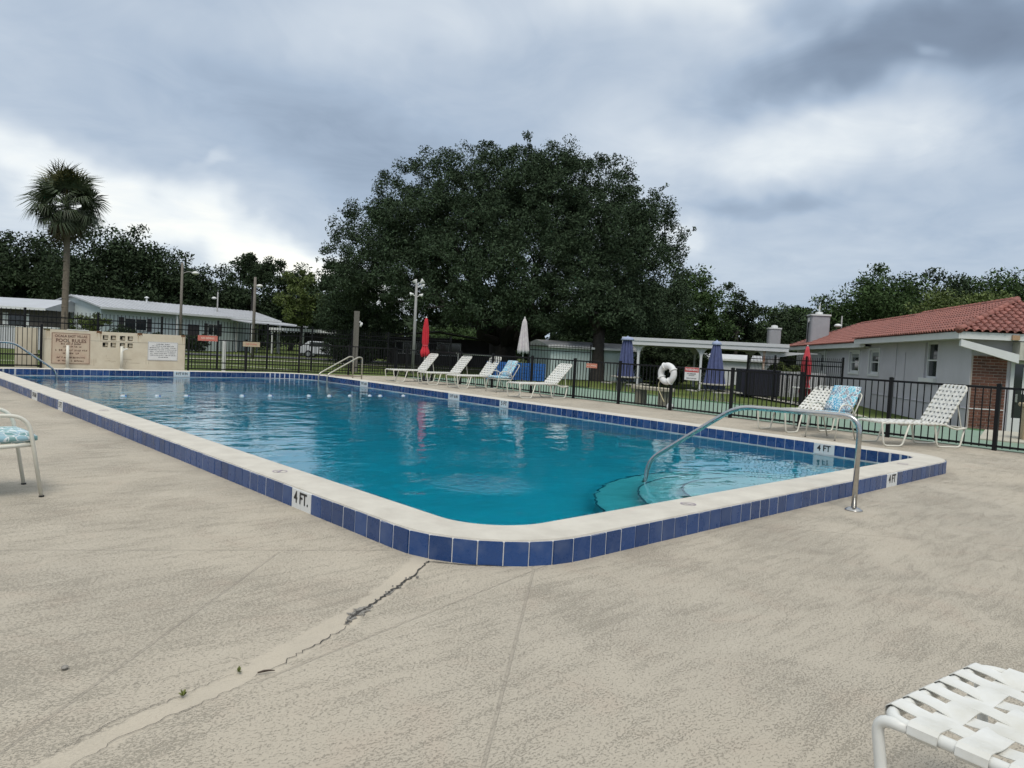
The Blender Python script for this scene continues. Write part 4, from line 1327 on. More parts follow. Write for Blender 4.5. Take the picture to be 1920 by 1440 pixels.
# ------------------------------------------------------------------ umbrellas
def umbrella(label, loc, total, canopy_len, r_top, r_mid, r_bot, m, tie=None, base=True, pole_m=None, lean=0.0, pleats=8, flare=False, cap=None, group=None):
    t = thing('patio_umbrella', label, 'umbrella', loc, 0.3, group)
    if lean: t.rotation_euler = (lean, lean * 0.5, 0.3)
    z1 = total - 0.05; z0 = z1 - canopy_len
    prof = []
    n = 14
    for i in range(n + 1):
        u = i / n; z = z1 - u * canopy_len
        if flare:
            r = r_top + (r_mid - r_top) * min(1, u * 3.2) if u < 0.70 else (r_mid * 0.75 if u < 0.745 else r_mid * 0.75 + (r_bot - r_mid * 0.75) * min(1, (u - 0.745) / 0.14))
            if u > 0.93: r *= 1 - (u - 0.93) * 4.0
        else:
            r = r_top + (r_bot - r_top) * u ** 0.9
            if u < 0.08: r *= 0.55 + 0.45 * u / 0.08
            if u > 0.94: r *= 1 - (u - 0.94) * 2.0
        prof.append((r, z))
    rr = random.Random(sum(map(ord, label)))
    ph = [rr.uniform(0.7, 1.3) for _ in range(pleats)]
    prof = [(0.012, z1 + 0.035)] + prof

    def pleat(a, r, z):
        k = int(a / (2 * PI) * pleats) % pleats
        u = (z1 - z) / canopy_len
        s = abs(math.sin(a * pleats / 2 + 0.5 * math.sin(u * 5)))
        hem = 0
        return r * (1 - (0.42 if u > 0.03 else 0.1) * (1 - s) * ph[k])
    mb = MB().lathe(prof, pleats * 6, None, pleat)
    # ragged hem
    N_ = pleats * 6; last = (len(prof) - 1) * N_
    for j in range(N_):
        v = mb.v[last + j]; mb.v[last + j] = (v[0], v[1], v[2] + 0.05 * math.sin(j * 2 * PI / 6) + rr.uniform(-0.02, 0.02))
    c = mb.build('canopy', m, t, True)
    pm = pole_m or WHITE
    MB().tube([(0, 0, 0), (0, 0, z1)], 0.019, 8).build('pole', pm, t, True)
    MB().lathe([(0.012, z1 + 0.02), (0.03, z1 + 0.03), (0.028, z1 + 0.06), (0.008, z1 + 0.085)], 10).build('finial', cap or pm, t, True)
    if tie: MB().lathe([(r_mid * 0.80, z1 - canopy_len * 0.735), (r_mid * 0.82, z1 - canopy_len * 0.705)], 20).build('tie_band', tie, t, True)
    if cap:
        MB().lathe([(0.02, z1 + 0.05), (r_top * 1.25, z1 + 0.0), (r_top * 1.6, z1 - 0.10), (r_top * 1.5, z1 - 0.12)], 24, None, lambda a, r, z: r * (1 - 0.10 * abs(math.cos(a * 4)))).build('top_cap', cap, t, True)
    if base: MB().lathe([(0.25, 0.0), (0.25, 0.04), (0.06, 0.08), (0.03, 0.2)], 16).build('base', mat('umbrella_base', (0.03, 0.03, 0.03), 0.6), t, True)
    return t


REDC = mat('red_canvas', (0.55, 0.02, 0.035), 0.75, var=0.2, vscale=8)
PINKC = mat('faded_red_canvas', (0.60, 0.07, 0.09), 0.75, var=0.2, vscale=8)
WHITEC = mat('white_canvas', (0.62, 0.58, 0.57), 0.8, var=0.15, vscale=8, color2=(0.50, 0.44, 0.47))
BLUEC = mat('slate_blue_canvas', (0.085, 0.105, 0.235), 0.8, var=0.25, vscale=8)
PALEB = mat('pale_blue_valance', (0.30, 0.35, 0.50), 0.8)
umbrella('closed bright red umbrella tied with a band behind the loungers', (13.04, 18.4, 0), 2.28, 1.32, 0.055, 0.125, 0.17, REDC, tie=PINKC, flare=True)
umbrella('closed white umbrella in front of the big oak', (17.48, 17.94, terr(17.48, 17.94)), 2.62, 1.33, 0.075, 0.12, 0.25, WHITEC)
umbrella('closed blue umbrella at the left end of the white pavilion', (23.66, 17.64, -0.4), 2.55, 1.95, 0.20, 0.3, 0.42, BLUEC, cap=PALEB, base=False, pleats=10)
umbrella('closed blue umbrella in front of the white pavilion centre', (23.31, 12.89, -0.4), 2.47, 1.86, 0.13, 0.3, 0.47, BLUEC, cap=PALEB, base=False, pleats=10)
umbrella('closed faded red umbrella over the white table by the clubhouse', (27.62, 11.19, -0.4), 2.5, 2.05, 0.06, 0.20, 0.27, PINKC, tie=mat('pink_band', (0.6, 0.2, 0.25), 0.8), flare=True, base=False)

# ------------------------------------------------------------------ tables and benches on the lawn
SPECK = mat('speckled_tabletop', (0.42, 0.40, 0.35), 0.7, var=0.3, vscale=30)


def picnic(label, loc, rz, top, leg, cat='table'):
    t = thing('picnic_table', label, cat, loc, rz)
    MB().lathe([(0.62, 0.70), (0.66, 0.71), (0.66, 0.75), (0.62, 0.76)], 20).build('tabletop', top, t)
    for k in range(4):
        a = k * PI / 2 + PI / 4
        c, s = math.cos(a), math.sin(a)
        M = Matrix.Rotation(a, 4, 'Z')
        mb = MB().box(0.78, 1.06, -0.34, 0.34, 0.42, 0.46, M); mb.build('bench_seat', top, t)
        pts = fillet([(0.3 * c, 0.3 * s, 0.70), (0.45 * c, 0.45 * s, 0.02), (0.85 * c, 0.85 * s, 0.02), (0.92 * c, 0.92 * s, 0.42)], 0.12, 5)
        MB().tube(pts, 0.022, 8).build('leg', leg, t, True)
    MB().lathe([(0.2, 0), (0.2, 0.03), (0.03, 0.08)], 14).build('umbrella_foot', leg, t)
    return t


picnic('round speckled picnic table under the left blue umbrella', (23.66, 17.64, -0.4), 0.3, SPECK, GREYPOLE)
picnic('round speckled picnic table under the right blue umbrella', (23.31, 12.89, -0.4), 0.1, SPECK, GREYPOLE)
wt = thing('garden_table', 'white garden table under the faded red umbrella', 'table', (27.62, 11.19, -0.4), 0.2)
MB().lathe([(0.50, 0.70), (0.53, 0.71), (0.53, 0.735), (0.5, 0.74)], 20).build('tabletop', WHITE, wt)
for k in range(4):
    a = k * PI / 2 + 0.5
    MB().tube([(0.42 * math.cos(a), 0.42 * math.sin(a), 0.7), (0.5 * math.cos(a), 0.5 * math.sin(a), 0)], 0.018, 6).build('leg', WHITE, wt)
BLUEP = mat('blue_painted_plank', (0.025, 0.13, 0.42), 0.5, var=0.2, vscale=6)
bb = thing('blue_bench', 'bright blue plank bench behind the fence and armchair', 'bench', (18.1, 19.05, terr(18.1, 19)), math.atan2(18.4 - 19.7, 19.19 - 17.08))
for i in range(5): MB().box(-1.24, 1.24, -0.30 - 0.01 * i, -0.26 - 0.01 * i, 0.10 + i * 0.145, 0.235 + i * 0.145).build('back_plank', BLUEP, bb)
for i in range(3): MB().box(-1.24, 1.24, -0.22 + i * 0.15, -0.09 + i * 0.15, 0.42, 0.455).build('seat_plank', BLUEP, bb)
for x in (-1.05, 0, 1.05):
    mb = MB().box(x - 0.03, x + 0.03, -0.25, 0.2, 0.37, 0.42); mb.box(x - 0.03, x + 0.03, -0.25, -0.19, 0, 0.37); mb.box(x - 0.03, x + 0.03, 0.14, 0.2, 0, 0.37); mb.build('support', BLACK, bb)
pr = thing('pipe_rail', 'long white pipe rail behind the three far loungers', 'rail', (16.17, 20.55, terr(16.2, 20.5)), math.atan2(19.35 - 20.55, 17.44 - 16.17))
MB().tube([(0, 0, 1.07), (1.76, 0, 1.04)], 0.03, 8).build('pipe', CREAM, pr)
for x in (0.1, 1.66): MB().tube([(x, 0, 0), (x, 0, 1.05)], 0.025, 8).build('post', GREYPOLE, pr)

tan = thing('litter_bin', 'square tan concrete litter bin by the clubhouse door', 'bin', (15.25, 0.55, -0.045), R(20))
TAN = mat('tan_aggregate', (0.40, 0.32, 0.20), 0.85, var=0.2, vscale=40, bump=0.4)
place('body', bevel(MB().box(-0.25, 0.25, -0.25, 0.25, 0, 0.72).mesh('body', TAN), 0.02), tan)
place('lid', bevel(MB().box(-0.29, 0.29, -0.29, 0.29, 0.72, 0.80).mesh('lid', TAN), 0.02), tan)
MB().box(-0.18, 0.18, -0.2502, -0.245, 0.55, 0.66).build('slot', DARK, tan)

# ------------------------------------------------------------------ clubhouse
GREYW = mat('grey_painted_block', (0.55, 0.535, 0.57), 0.75, var=0.13, vscale=0.9, bump=0.2, bscale=25)
FASC = mat('white_fascia', (0.70, 0.71, 0.70), 0.5, var=0.08, vscale=2)
BRICK = mat('red_brick', (0.175, 0.075, 0.05), 0.85, var=0.35, vscale=18, bump=0.4); objrandom(BRICK, 0.28)
BRMORT = mat('brick_mortar', (0.46, 0.40, 0.35), 0.9)
RTILE = mat('terracotta_roof_tile', (0.31, 0.118, 0.090), 0.7, var=0.35, vscale=5, bump=0.2, color2=(0.19, 0.072, 0.058)); objrandom(RTILE, 0.22)
RUNDER = mat('roof_underlay', (0.10, 0.03, 0.025), 0.9)
KX, KY, KA = 22.77, 3.81, R(37)
club = thing('clubhouse', 'long grey clubhouse with red barrel tile roof', 'building', (KX, KY, -0.4), KA)
WT = 2.76
L1, L2, BW = 10.5, 26.0, 6.2


def wall_with_openings(x0, x1, z0, z1, y, th, openings, m, name, parent):
    """wall in the plane y (outer face at y, body towards -y) with rectangular openings (xa,xb,za,zb)"""
    xs = sorted(set([x0, x1] + [q for o in openings for q in o[:2]])); zs = sorted(set([z0, z1] + [q for o in openings for q in o[2:]]))
    mb = MB()
    for i in range(len(xs) - 1):
        for j in range(len(zs) - 1):
            cx_, cz_ = (xs[i] + xs[i + 1]) / 2, (zs[j] + zs[j + 1]) / 2
            if any(o[0] < cx_ < o[1] and o[2] < cz_ < o[3] for o in openings): continue
            mb.box(xs[i], xs[i + 1], y - th, y, zs[j], zs[j + 1])
    me = mb.mesh(name, m)
    bm = bmesh.new(); bm.from_mesh(me); bmesh.ops.remove_doubles(bm, verts=bm.verts, dist=1e-5)
    seen = {}
    for f in bm.faces: seen.setdefault(tuple(sorted(v.index for v in f.verts)), []).append(f)
    bmesh.ops.delete(bm, geom=[f for fs in seen.values() if len(fs) > 1 for f in fs], context='FACES')
    bm.to_mesh(me); bm.free()
    return place(name, me, parent)


def sash(parent, x0, x1, z0, z1, y, sill=True, fr=0.06, blind=True):
    w = MB().box(x0, x1, y - 0.10, y - 0.085, z0, z1).build('window', GLASS, parent)
    f = MB()
    f.box(x0, x0 + fr, y - 0.084, y - 0.02, z0, z1); f.box(x1 - fr, x1, y - 0.084, y - 0.02, z0, z1)
    f.box(x0 + fr, x1 - fr, y - 0.084, y - 0.02, z0, z0 + fr); f.box(x0 + fr, x1 - fr, y - 0.084, y - 0.02, z1 - fr, z1)
    zm = (z0 + z1) / 2; f.box(x0 + fr, x1 - fr, y - 0.084, y - 0.03, zm - 0.025, zm + 0.025)
    f.build('frame', FASC, w)
    if blind: MB().box(x0 + fr, x1 - fr, y - 0.0845, y - 0.08, z1 - fr - 0.16, z1 - fr).build('blind', mat('window_blind', (0.30, 0.32, 0.33), 0.6), w)
    if sill: MB().box(x0 - 0.08, x1 + 0.08, y - 0.05, y + 0.09, z0 - 0.13, z0).build('sill', FASC, w)
    return w


wins1 = [(2.60, 3.72, 1.46, 2.70), (8.72, 10.05, 1.45, 2.48)]
wins2 = [(12.0, 13.6, 1.45, 2.43), (18.2, 19.8, 1.3, 2.40)]
wall_with_openings(0.0, L1, -0.3, WT, 0, 0.2, wins1, GREYW, 'wall', club)
wall_with_openings(L1, L2, -0.3, WT - 0.08, -0.12, 0.2, wins2, GREYW, 'wall', club)
sash(club, *wins1[0], -0.06, False, 0.065, False)
MB().box(2.60 - 0.12, 3.72 + 0.12, 0.0, 0.12, 1.32, 1.46).build('window_sill', FASC, club)
sash(club, *wins1[1], -0.02, False, 0.10)
for w in wins2: sash(club, *w, -0.14, False, 0.10)
for w, y in ((wins1[1], 0.0), (wins2[0], -0.12), (wins2[1], -0.12)):
    mb = MB(); x0, x1, z0, z1 = w
    mb.box(x0 - 0.09, x0, y, y + 0.035, z0 - 0.09, z1 + 0.09); mb.box(x1, x1 + 0.09, y, y + 0.035, z0 - 0.09, z1 + 0.09)
    mb.box(x0, x1, y, y + 0.035, z0 - 0.09, z0); mb.box(x0, x1, y, y + 0.035, z1, z1 + 0.09)
    mb.build('window_trim', FASC, club)
MB().box(6.6, 6.95, 0, 0.035, -0.2, WT).build('pilaster', GREYW, club)
MB().tube([(0.05, 0.02, 0.62), (9.5, 0.02, 0.62)], 0.018, 6).build('conduit', GREYW, club)
MB().tube([(5.6, 0.02, 0.62), (5.6, 0.02, WT - 0.4)], 0.014, 6).build('conduit', GREYW, club)
# end wall (facing -x): brick panel then door, then more wall
MB().box(0.001, 0.2, -BW, -0.2, -0.3, WT).build('end_wall', GREYW, club)
BRW = 0.98
bp = MB().box(-0.028, -0.001, -BRW - 0.02, -0.02, -0.1, 2.26).build('brick_panel', BRMORT, club)
bm_ = bevel(MB().box(-0.045, -0.024, 0, 0.222, 0, 0.074).mesh('brick', BRICK), 0.003)
bh_ = bevel(MB().box(-0.045, -0.024, 0, 0.103, 0, 0.074).mesh('brick', BRICK), 0.003)
for r_ in range(26):
    z = -0.08 + r_ * 0.0895
    y = -BRW - 0.01
    if r_ % 2: place('brick', bh_, bp, (0, y, z)); y += 0.119
    while y + 0.222 <= -0.02:
        place('brick', bm_, bp, (0, y, z)); y += 0.238
    if y + 0.103 <= -0.012: place('brick', bh_, bp, (0, y, z))
MB().box(-0.052, -0.0455, -BRW, -0.02, 0.62, 0.65).build('conduit', FASC, club)
D0, D1 = -BRW - 0.22, -BRW - 1.12
door = MB().box(-0.02, -0.001, D1, D0, 0.42, 2.05).build('door', GLASS, club)
mb = MB().box(-0.06, -0.001, D0, D0 + 0.10, 0.0, 2.14); mb.box(-0.06, -0.001, D1 - 0.10, D1, 0.0, 2.14); mb.box(-0.06, -0.001, D1, D0, 2.05, 2.14); mb.box(-0.05, -0.001, D1, D0, 0.0, 0.42)
mb.build('door_frame', FASC, door)
MB().box(-0.026, -0.021, D1 + 0.25, D0 - 0.25, 1.15, 1.95).build('door_notice', SIGNW, door)
MB().box(-0.09, -0.06, D0 - 0.12, D0 - 0.06, 0.9, 1.15).build('door_handle', STEEL, door)


def roof_block(x0, x1, yf, half, ze, zr, far_hip, near_hip, name):
    """hip roof over x0..x1, front eave at y=yf, ridge half-width behind; returns corners"""
    E0 = Vector((x0, yf, ze)); E1 = Vector((x1, yf, ze)); B0 = Vector((x0, yf - 2 * half, ze)); B1 = Vector((x1, yf - 2 * half, ze))
    R0 = Vector((x0 + (half if near_hip else 0), yf - half, zr)); R1 = Vector((x1 - (half * 1.5 if far_hip else 0), yf - half, zr))
    mb = MB()
    mb.add([E0, E1, R1, R0], [(0, 1, 2, 3)]); mb.add([B0, B1, R1, R0], [(3, 2, 1, 0)])
    mb.add([E0, R0, B0], [(0, 1, 2)]); mb.add([E1, R1, B1], [(2, 1, 0)])
    mb.add([E0, E1, B1, B0], [(3, 2, 1, 0)])
    o = mb.build('roof', RUNDER, club)
    return o, E0, E1, B0, B1, R0, R1


# one barrel tile: period along x, laid up the slope along y, with a raised lower lip
def barrel(w=0.22, l=0.33):
    prof = []
    for i in range(9):
        a = PI * i / 8
        prof.append((w * 0.36 - w * 0.36 * math.cos(a), 0.012 + 0.062 * math.sin(a)))
    prof += [(w * 0.80, 0.004), (w * 0.98, 0.010)]
    mb = MB(); n = len(prof)
    for (y, dz) in ((0, 0.028), (l, 0.0)):
        for (x, z) in prof: mb.v.append((x - w / 2, y, z + dz))
    for (x, z) in prof: mb.v.append((x - w / 2, 0, z + 0.028 - 0.022))
    for i in range(n - 1):
        mb.f.append((i, i + 1, n + i + 1, n + i)); mb.f.append((2 * n + i, 2 * n + i + 1, i + 1, i))
    return mb


TILEMB = barrel(); RT = TILEMB.mesh('roof_tile', RTILE, False)
tiles = []


def tile_face(roof, O, eave_dir, up_dir, a_range, inside):
    eave_dir = Vector(eave_dir).normalized(); up_dir = Vector(up_dir).normalized(); nrm = eave_dir.cross(up_dir).normalized()
    w, e = 0.22, 0.30
    r_ = 0
    while r_ < 30:
        b = r_ * e - 0.04
        a = a_range[0] + w / 2
        while a < a_range[1]:
            if inside(a, b + e * 0.5):
                p = O + eave_dir * a + up_dir * b + nrm * 0.008
                M = Matrix((eave_dir, up_dir, nrm)).transposed().to_4x4(); M.translation = p
                tiles.append((roof, M))
            a += w
        r_ += 1


def do_roof(x0, x1, yf, half, ze, zr, far_hip, near_hip, skip_end=False):
    o, E0, E1, B0, B1, R0, R1 = roof_block(x0, x1, yf, half, ze, zr, far_hip, near_hip, 'roof')
    sl = math.hypot(half, zr - ze)
    up = Vector((0, -half, zr - ze)).normalized(); Lx = x1 - x0
    fh = half * 1.5 if far_hip else 0; nh = half if near_hip else 0
    # front face: eave runs from E1 to E0 seen from outside (outward +y, so eave_dir = -x gives outward normal)
    tile_face(o, E1, (-1, 0, 0), up, (0, Lx), lambda a, b: b < sl and a > fh * b / sl and (Lx - a) > nh * b / sl)
    if near_hip:
        upe = Vector((half, 0, zr - ze)).normalized()
        tile_face(o, E0, (0, -1, 0), upe, (0, 2 * half), lambda a, b: b < sl and a > half * b / sl and (2 * half - a) > half * b / sl)
    # ridge and hip caps
    segs = [(R0, R1)]
    if near_hip: segs.append((E0, R0))
    if far_hip: segs.append((E1, R1))
    for a, b in segs:
        d = b - a; k = max(1, int(d.length / 0.34))
        for i in range(k):
            p0 = a + d * (i / k); p1 = a + d * ((i + 1.12) / k)
            mb = MB().tube([p0 + Vector((0, 0, 0.045)), p1 + Vector((0, 0, 0.03))], [0.115, 0.095], 10); mb.build('hip_cap', RTILE, o, True)
    # fascia
    f = MB().box(x0 + 0.02, x1, yf - 0.06, yf - 0.02, ze - 0.22, ze - 0.01)
    if near_hip: f.box(x0 + 0.02, x0 + 0.06, yf - 2 * half + 0.1, yf - 0.061, ze - 0.22, ze - 0.01)
    f.build('fascia', FASC, o)
    MB().box(x0 + 0.07, x1 - 0.01, yf - 2 * half + 0.1, yf - 0.061, ze - 0.20, ze - 0.185).build('soffit', FASC, o)
    return o


roof1 = do_roof(-0.5, L1, 0.6, 2.75, 2.94, 4.14, False, True)
roof2 = do_roof(L1 - 0.6, L2 + 0.6, 0.32, 3.1, 2.82, 4.22, True, False)
cl_inv = club.matrix_basis
bpy.context.view_layer.update()
camL = (Matrix.Translation((KX, KY, -0.4)) @ Matrix.Rotation(KA, 4, 'Z')).inverted() @ CAMP
tiles.sort(key=lambda q: (q[1].translation - camL).length)
for (o, M) in tiles[:300]: place('roof_tile', RT, o, M=M @ Matrix.Translation((0, random.uniform(-0.006, 0.006), random.uniform(-0.002, 0.003))))
for o in (roof1, roof2):
    mb = MB()
    for (oo, M) in tiles[300:]:
        if oo is o: mb.add([M @ Vector(v) for v in TILEMB.v], TILEMB.f)
    if mb.v:
        q = mb.build('roof_tiles', RTILE, o); q['kind'] = 'stuff'
# raking white beam and porch block at the near corner
MB().prism([(0.50, 2.70), (0.50, 2.50), (-1.10, 2.06), (-1.10, 2.32)], 'x', -0.48, -0.34).build('raking_beam', FASC, club)
MB().box(-0.46, 0.0, -5.5, -1.11, 2.16, 2.70).build('porch_box', mat('porch_cream', (0.55, 0.54, 0.47), 0.6, var=0.1), club)
for y in (-1.3, -1.5):
    MB().lathe([(0.02, 0), (0.05, 0.04), (0.06, 0.1)], 10, Matrix.Translation((-0.47, y, 2.44)) @ Matrix.Rotation(-PI / 2, 4, 'Y')).build('flood_lamp', mat('lamp_yellow', (0.5, 0.42, 0.2), 0.5), club, True)
MB().box(-0.55, -0.48, -1.05, -0.85, 2.74, 2.88).build('junction_box', mat('rust_box', (0.42, 0.27, 0.16), 0.7), club)
MB().tube([(18.3, -0.05, 2.6), (18.3, -0.05, 0.0)], 0.04, 8).build('downspout', FASC, club)
# chimneys
CHM = mat('chimney_stucco', (0.36, 0.36, 0.38), 0.8, var=0.1, vscale=3, bump=0.2)


def chimney(x, y, w, d, z0, z1, cap_pipes, wire):
    body = [(x - w / 2 + w * (0.5 - 0.5 * math.cos(a) if 0 else 0), 0)]
    poly = []
    rr = 0.16
    for (cx_, cy_, a0) in ((x + w / 2 - rr, y + d / 2 - rr, 0), (x - w / 2 + rr, y + d / 2 - rr, 90), (x - w / 2 + rr, y - d / 2 + rr, 180), (x + w / 2 - rr, y - d / 2 + rr, 270)):
        for k in range(6): poly.append((cx_ + rr * math.cos(R(a0 + k * 18)), cy_ + rr * math.sin(R(a0 + k * 18))))
    c = MB().prism(poly, 'z', z0, z1).build('chimney', CHM, club)
    big = [(x + (q[0] - x) * 1.10, y + (q[1] - y) * 1.10) for q in poly]
    MB().prism(big, 'z', z1, z1 + 0.09).build('chimney_cap', FASC, c)
    MB().lathe([(0.22, z1 + 0.09), (0.2, z1 + 0.24), (0.05, z1 + 0.27)], 14, Matrix.Translation((x, y, 0))).build('flue', FASC, c)
    if cap_pipes:
        MB().tube([(x + 0.05, y, z1 + 0.2), (x + 0.05, y, z1 + 0.65)], 0.03, 6).build('vent_pipe', FASC, c); MB().tube([(x - 0.14, y, z1 + 0.1), (x - 0.14, y, z1 + 0.78)], 0.02, 6).build('vent_pipe', FASC, c)
    if wire:
        pts = [(x - 0.35, y + d / 2 + 0.03, z1 - 0.35), (x - 0.05, y + d / 2 + 0.03, z1 - 0.4), (x + 0.0, y + d / 2 + 0.03, z1 - 0.9), (x + 0.03, y + d / 2 + 0.03, z0 + 0.3)]
        MB().tube(pts, 0.025, 6).build('cable', DARK, c); MB().box(x - 0.32, x - 0.16, y + d / 2, y + d / 2 + 0.1, z1 - 0.4, z1 - 0.15).build('junction_box', FASC, c)


chimney(22.6, -0.55, 1.15, 1.1, 2.6, 4.66, True, True)
chimney(26.3, 1.35, 0.8, 0.8, 1.5, 3.92, False, False)

# ------------------------------------------------------------------ open pavilion
PAVX, PAVY, PAVA = 29.07, 22.18, -53.5
pav = thing('pavilion', 'low white open sided pavilion with flat roof beside the clubhouse', 'pavilion', (PAVX, PAVY, -0.4), R(PAVA))
PW, PD, PH = 8.55, 6.0, 2.69
PAVW = mat('pavilion_white', (0.60, 0.61, 0.63), 0.6, var=0.08, vscale=2)
MB().box(0.0, PW, 0, PD, PH - 0.05, PH).build('roof_deck', mat('roof_dark_membrane', (0.05, 0.05, 0.055), 0.8), pav)
MB().box(0.05, PW - 0.05, 0.05, PD - 0.05, PH - 0.34, PH - 0.30).build('ceiling', PAVW, pav)
mb = MB().box(-0.04, PW + 0.04, -0.05, 0.0, PH - 0.38, PH + 0.015); mb.box(-0.05, 0.0, 0.0, PD, PH - 0.38, PH + 0.015); mb.box(-0.04, PW + 0.04, PD, PD + 0.05, PH - 0.38, PH + 0.015)
mb.build('fascia', PAVW, pav)
MB().box(-0.07, PW + 0.06, -0.09, -0.051, PH - 0.16, PH + 0.02).build('gutter', PAVW, pav)
for x in (0.85, 4.18, 7.42):
    for y in (0.25, PD - 0.3):
        post = MB().box(x - 0.06, x + 0.06, y - 0.06, y + 0.06, 0, PH - 0.33).build('post', PAVW if x != 7.42 or y > 1 else mat('rusting_white_post', (0.58, 0.50, 0.42), 0.7, color2=(0.38, 0.15, 0.08), vscale=2.2), pav)
        for s in (-1, 1):
            arc = [(x + s * 0.06, PH - 0.95)] + [(x + s * (0.06 + 0.55 * (1 - math.cos(k * PI / 12))), PH - 0.34 - 0.60 * (1 - math.sin(k * PI / 12))) for k in range(1, 7)] + [(x + s * 0.06, PH - 0.34)]
            MB().prism(arc if s > 0 else arc[::-1], 'y', y - 0.03, y + 0.03).build('bracket', PAVW, post)
# arched link from the pavilion to the clubhouse
MB().prism([(7.5, 1.85)] + [(7.5 + 2.6 * k / 8, 1.85 + 0.42 * math.sin(k / 8 * PI / 2)) for k in range(1, 9)] + [(10.1, 2.30), (7.5, 2.30)], 'y', 0.3, 0.34).build('arched_panel', PAVW, pav)

# plank screen, dark box, sheds behind
scr = thing('plank_screen', 'white vertical plank screen beside the clubhouse wall', 'screen', (30.6, 15.9, -0.4), math.atan2(12.5 - 15.9, 32.6 - 30.6))
PL = mat('plank_white', (0.50, 0.50, 0.52), 0.7, var=0.15, vscale=3); objrandom(PL, 0.15)
plm = bevel(MB().box(0.008, 0.142, -0.012, 0.012, 0.08, 1.32).mesh('plank', PL), 0.004)
for i in range(26): place('plank', plm, scr, (i * 0.152, 0, random.uniform(-0.01, 0.02)))
MB().box(0, 3.95, 0.013, 0.05, 0.3, 0.38).build('rail', PL, scr); MB().box(0, 3.95, 0.013, 0.05, 1.0, 1.08).build('rail', PL, scr)
dk = thing('covered_cabinet', 'dark navy covered cabinet behind the tall fence', 'cabinet', (30.75, 15.05, -0.4), math.atan2(14.59 - 15.84, 31.31 - 29.97))
NAVY = mat('navy_cover', (0.012, 0.013, 0.028), 0.6, var=0.3, vscale=4)
place('cover', bevel(MB().box(-0.95, 0.95, -0.4, 0.4, 0.06, 1.28).mesh('cover', NAVY), 0.04, 2), dk)
place('lid', bevel(MB().box(-0.98, 0.98, -0.43, 0.43, 1.25, 1.35).mesh('lid', NAVY), 0.02), dk)
for x in (-0.85, 0.85): MB().box(x - 0.04, x + 0.04, -0.35, 0.35, 0, 0.06).build('foot', BLACK, dk)
MB().box(-0.01, 0.01, -0.405, -0.4, 0.1, 1.24).build('seam', GREYPOLE, dk)


def shed(label, loc, rz, w, d, h, rise, wm, rm, ribs=True, cat='shed', name='shed'):
    t = thing(name, label, cat, loc, rz)
    MB().box(0, w, 0, d, 0, h).build('wall', wm, t)
    mb = MB(); o = 0.25
    mb.prism([(-o, h - 0.02), (d + o, h - 0.02), (d + o, h + 0.05), (d / 2, h + rise + 0.07), (-o, h + 0.05)], 'x', -o, w + o); mb.build('roof', rm, t)
    MB().box(-o - 0.03, w + o + 0.03, -o - 0.03, -o - 0.001, h - 0.06, h + 0.07).build('fascia', FASC, t)
    if ribs:
        k = int(w / 0.3)
        for i in range(k): MB().box(i * w / k, i * w / k + 0.05, -0.02, -0.001, 0.02, h - 0.07).build('wall_rib', wm, t)
    return t


MINTW = mat('pale_green_siding', (0.50, 0.60, 0.58), 0.6, var=0.1)
METR = mat('pale_metal_roof', (0.62, 0.63, 0.64), 0.45, var=0.15, vscale=1.5)
shed('pale green ribbed metal shed behind the oak trunk', (30.5, 29.0, -0.4), R(-24), 6.6, 4.0, 2.02, 0.35, MINTW, METR)
shed('small white building seen under the pavilion roof', (43.5, 25.6, -0.4), R(-45), 4.2, 4.0, 1.75, 0.35, PAVW, METR, False, 'building', 'small_building')
# ------------------------------------------------------------------ houses beyond the lawn
SIDING = mat('pale_aqua_siding', (0.62, 0.69, 0.69), 0.6, var=0.06, vscale=1)
ROOFW = mat('white_metal_roof', (0.47, 0.48, 0.50), 0.4, var=0.12, vscale=0.8)
SHUT = mat('dark_shutter', (0.05, 0.04, 0.045), 0.6)
BROWNW = mat('brown_siding', (0.11, 0.095, 0.085), 0.8, var=0.2, vscale=2)
DARKW = mat('dark_brown_wall', (0.045, 0.04, 0.04), 0.8, var=0.3, vscale=1)


def house_window(t, x0, x1, z0, z1, y, shutters=True, frame=FASC, sw=0.35):
    w = MB().box(x0, x1, y - 0.03, y - 0.004, z0, z1).build('window', GLASS, t)
    f = MB(); k = 0.07
    f.box(x0 - k, x0, y - 0.05, y - 0.003, z0 - k, z1 + k); f.box(x1, x1 + k, y - 0.05, y - 0.003, z0 - k, z1 + k)
    f.box(x0, x1, y - 0.05, y - 0.003, z0 - k, z0); f.box(x0, x1, y - 0.05, y - 0.003, z1, z1 + k)
    f.box((x0 + x1) / 2 - 0.025, (x0 + x1) / 2 + 0.025, y - 0.045, y - 0.031, z0, z1)
    f.build('frame', frame, w)
    if shutters:
        for s in ((x0 - k - sw, x0 - k - 0.01), (x1 + k + 0.01, x1 + k + sw)):
            MB().box(s[0], s[1], y - 0.04, y - 0.003, z0 - 0.1, z1 + 0.1).build('shutter', SHUT if frame is FASC else FASC, w)


